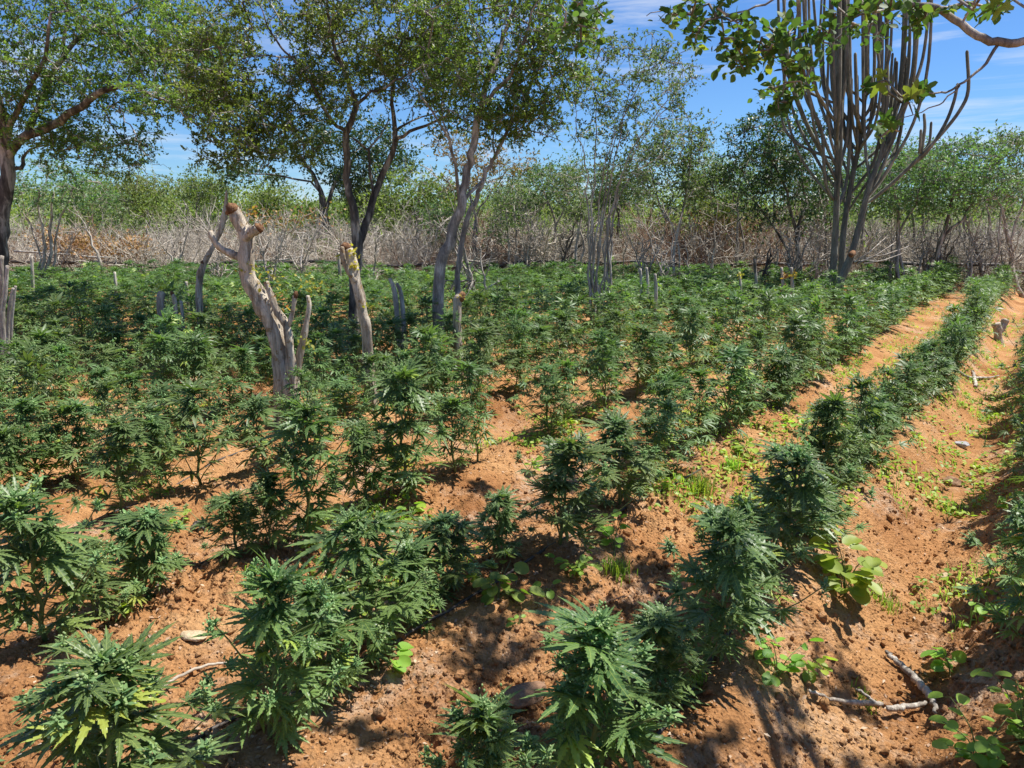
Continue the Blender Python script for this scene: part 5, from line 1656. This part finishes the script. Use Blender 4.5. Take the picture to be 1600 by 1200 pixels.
def blades(x, y, z, n, h, w, r):
    k = len(x) if np.ndim(x) else 1
    X = np.repeat(np.atleast_1d(x), n) + r.normal(0, w, k * n)
    Y = np.repeat(np.atleast_1d(y), n) + r.normal(0, w, k * n)
    Z = ground_z(X, Y)
    a = r.uniform(0, 6.28, k * n)
    L = h * r.uniform(.5, 1.2, k * n)
    out = np.stack([np.cos(a), np.sin(a), np.zeros(k * n)], -1)
    sd = np.stack([-np.sin(a), np.cos(a), np.zeros(k * n)], -1) * .0022
    P = np.stack([X, Y, Z], -1)
    up = np.array([0, 0, 1.])
    le = r.uniform(.2, .9, k * n)[:, None]
    m = P + out * L[:, None] * .25 * le + up * L[:, None] * .6
    e = P + out * L[:, None] * .8 * le + up * L[:, None] * (1 - .4 * le)
    V = np.stack([P - sd, P + sd, m + sd, m - sd, e], 1).reshape(-1, 3)
    o = (np.arange(k * n) * 5)[:, None, None]
    return V, [(np.array([[0, 1, 2, 3]])[None] + o).reshape(-1, 4), (np.array([[3, 2, 4]])[None] + o).reshape(-1, 3)]
r = np.random.default_rng(77)
for i, (px, py, n, h, w, lab) in enumerate([(1098, 755, 150, .14, .07, 'tuft of fine bright grass left of the shallow furrow'), (1145, 725, 90, .10, .05, 'smaller grass tuft behind the bright tuft'), (1278, 635, 110, .10, .07, 'grass tuft beside the flattish brown stone'),
                                            (965, 885, 110, .10, .06, 'shaded grass tuft below the creeping vine'), (1385, 880, 150, .05, .08, 'low mossy grass patch on the furrow slope'), (1090, 1080, 40, .08, .03, 'thin grass blades at the foot of the ridge'), (950, 1020, 60, .05, .05, 'short grass wisps behind the spiky dark plant'), (1360, 1015, 60, .04, .04, 'small grey-green grass tuft in the dappled furrow')]):
    x, y = on_plane(px, py, -.03)
    V, f = blades(x, y, 0, n, h, w * .55, r)
    tag(mesh('grass_tuft', V, f, M_WEED, attrs={'tint': np.repeat(r.uniform(0, 1.2, n), 5)}), lab, 'grass', 'grass tufts between the rows')

# low green ground cover in the furrows farther off
gc = Buf()
k = 8200
r_ = 2.9 * (18 / 2.9) ** r.uniform(0, 1, k) ** .8
a_ = np.radians(r.uniform(-36, 38, k))
x, y = np.sin(a_) * r_, np.cos(a_) * r_
u, v = to_uv(x, y)
dens = perlin(x * .8, y * .8, 31) * 1.3 + .18 * (v > -3) * (r_ > 5) + .16 * (r_ > 6) - .12 * (r_ < 4.0) + .5 * ((r_ > 8) & (v > -1.6))
keep = dens > r.uniform(.05, .55, k)
x, y, r_ = x[keep], y[keep], r_[keep]
for tm, sel in (('oval', r.uniform(size=len(x)) < .5),):
    for part in (sel, ~sel):
        xx = np.repeat(x[part], 7) + r.normal(0, .035, part.sum() * 7)
        yy = np.repeat(y[part], 7) + r.normal(0, .035, part.sum() * 7)
        n = len(xx)
        P = np.stack([xx, yy, ground_z(xx, yy) + r.uniform(.005, .05, n)], -1)
        sz = r.uniform(.018, .042, n)
        gc.inst(LT[tm], frames(norm(r.normal(size=(n, 3)) * [1, 1, .3]), np.array([0, 0, 1.]) + r.normal(0, .35, (n, 3))) * sz[:, None, None], P, tint=np.clip(np.repeat(r.uniform(.1, 1.5, part.sum()), 7) + r.normal(0, .15, n), 0, 2))
tag(gc.build('ground_cover', M_WEED), 'low lime-green weeds covering the soil between the rows', 'ground cover', kind='stuff')
V, f = blades(x[::3], y[::3], 0, 9, .08, .05, r)
tag(mesh('wild_grass', V, f, M_WEED, attrs={'tint': np.repeat(r.uniform(.2, 1.6, len(x[::3]) * 9), 5)}), 'short wild grass scattered between the rows', 'grass', kind='stuff')

# dry litter under the plants
n = 11000
pi = r.integers(0, min(len(plants), 170), n)
P0 = np.array([[p[0], p[1]] for p in plants])[pi] + r.normal(0, .17, (n, 2))
half = n // 3
rr_ = 1.5 * 5 ** r.uniform(0, 1, half); aa_ = np.radians(r.uniform(-38, 40, half))
P0[:half] = np.stack([np.sin(aa_) * rr_, np.cos(aa_) * rr_], -1)
P = np.stack([P0[:, 0], P0[:, 1], ground_z(P0[:, 0], P0[:, 1]) + .004], -1)
lt = Buf()
sz = r.uniform(.008, .028, n)
lt.inst(LT['diamond'], frames(norm(r.normal(size=(n, 3)) * [1, 1, .2]), np.array([0, 0, 1.]) + r.normal(0, .4, (n, 3))) * sz[:, None, None], P, tint=r.uniform(0, 2, n))
M_LIT = leaf_mat('litter', (0.24, 0.13, 0.07), (0.42, 0.28, 0.17), (0.58, 0.46, 0.32), 0.1, 0.8)
tag(lt.build('leaf_litter', M_LIT), 'dry pale leaf scraps scattered on the red soil', 'litter', kind='stuff')
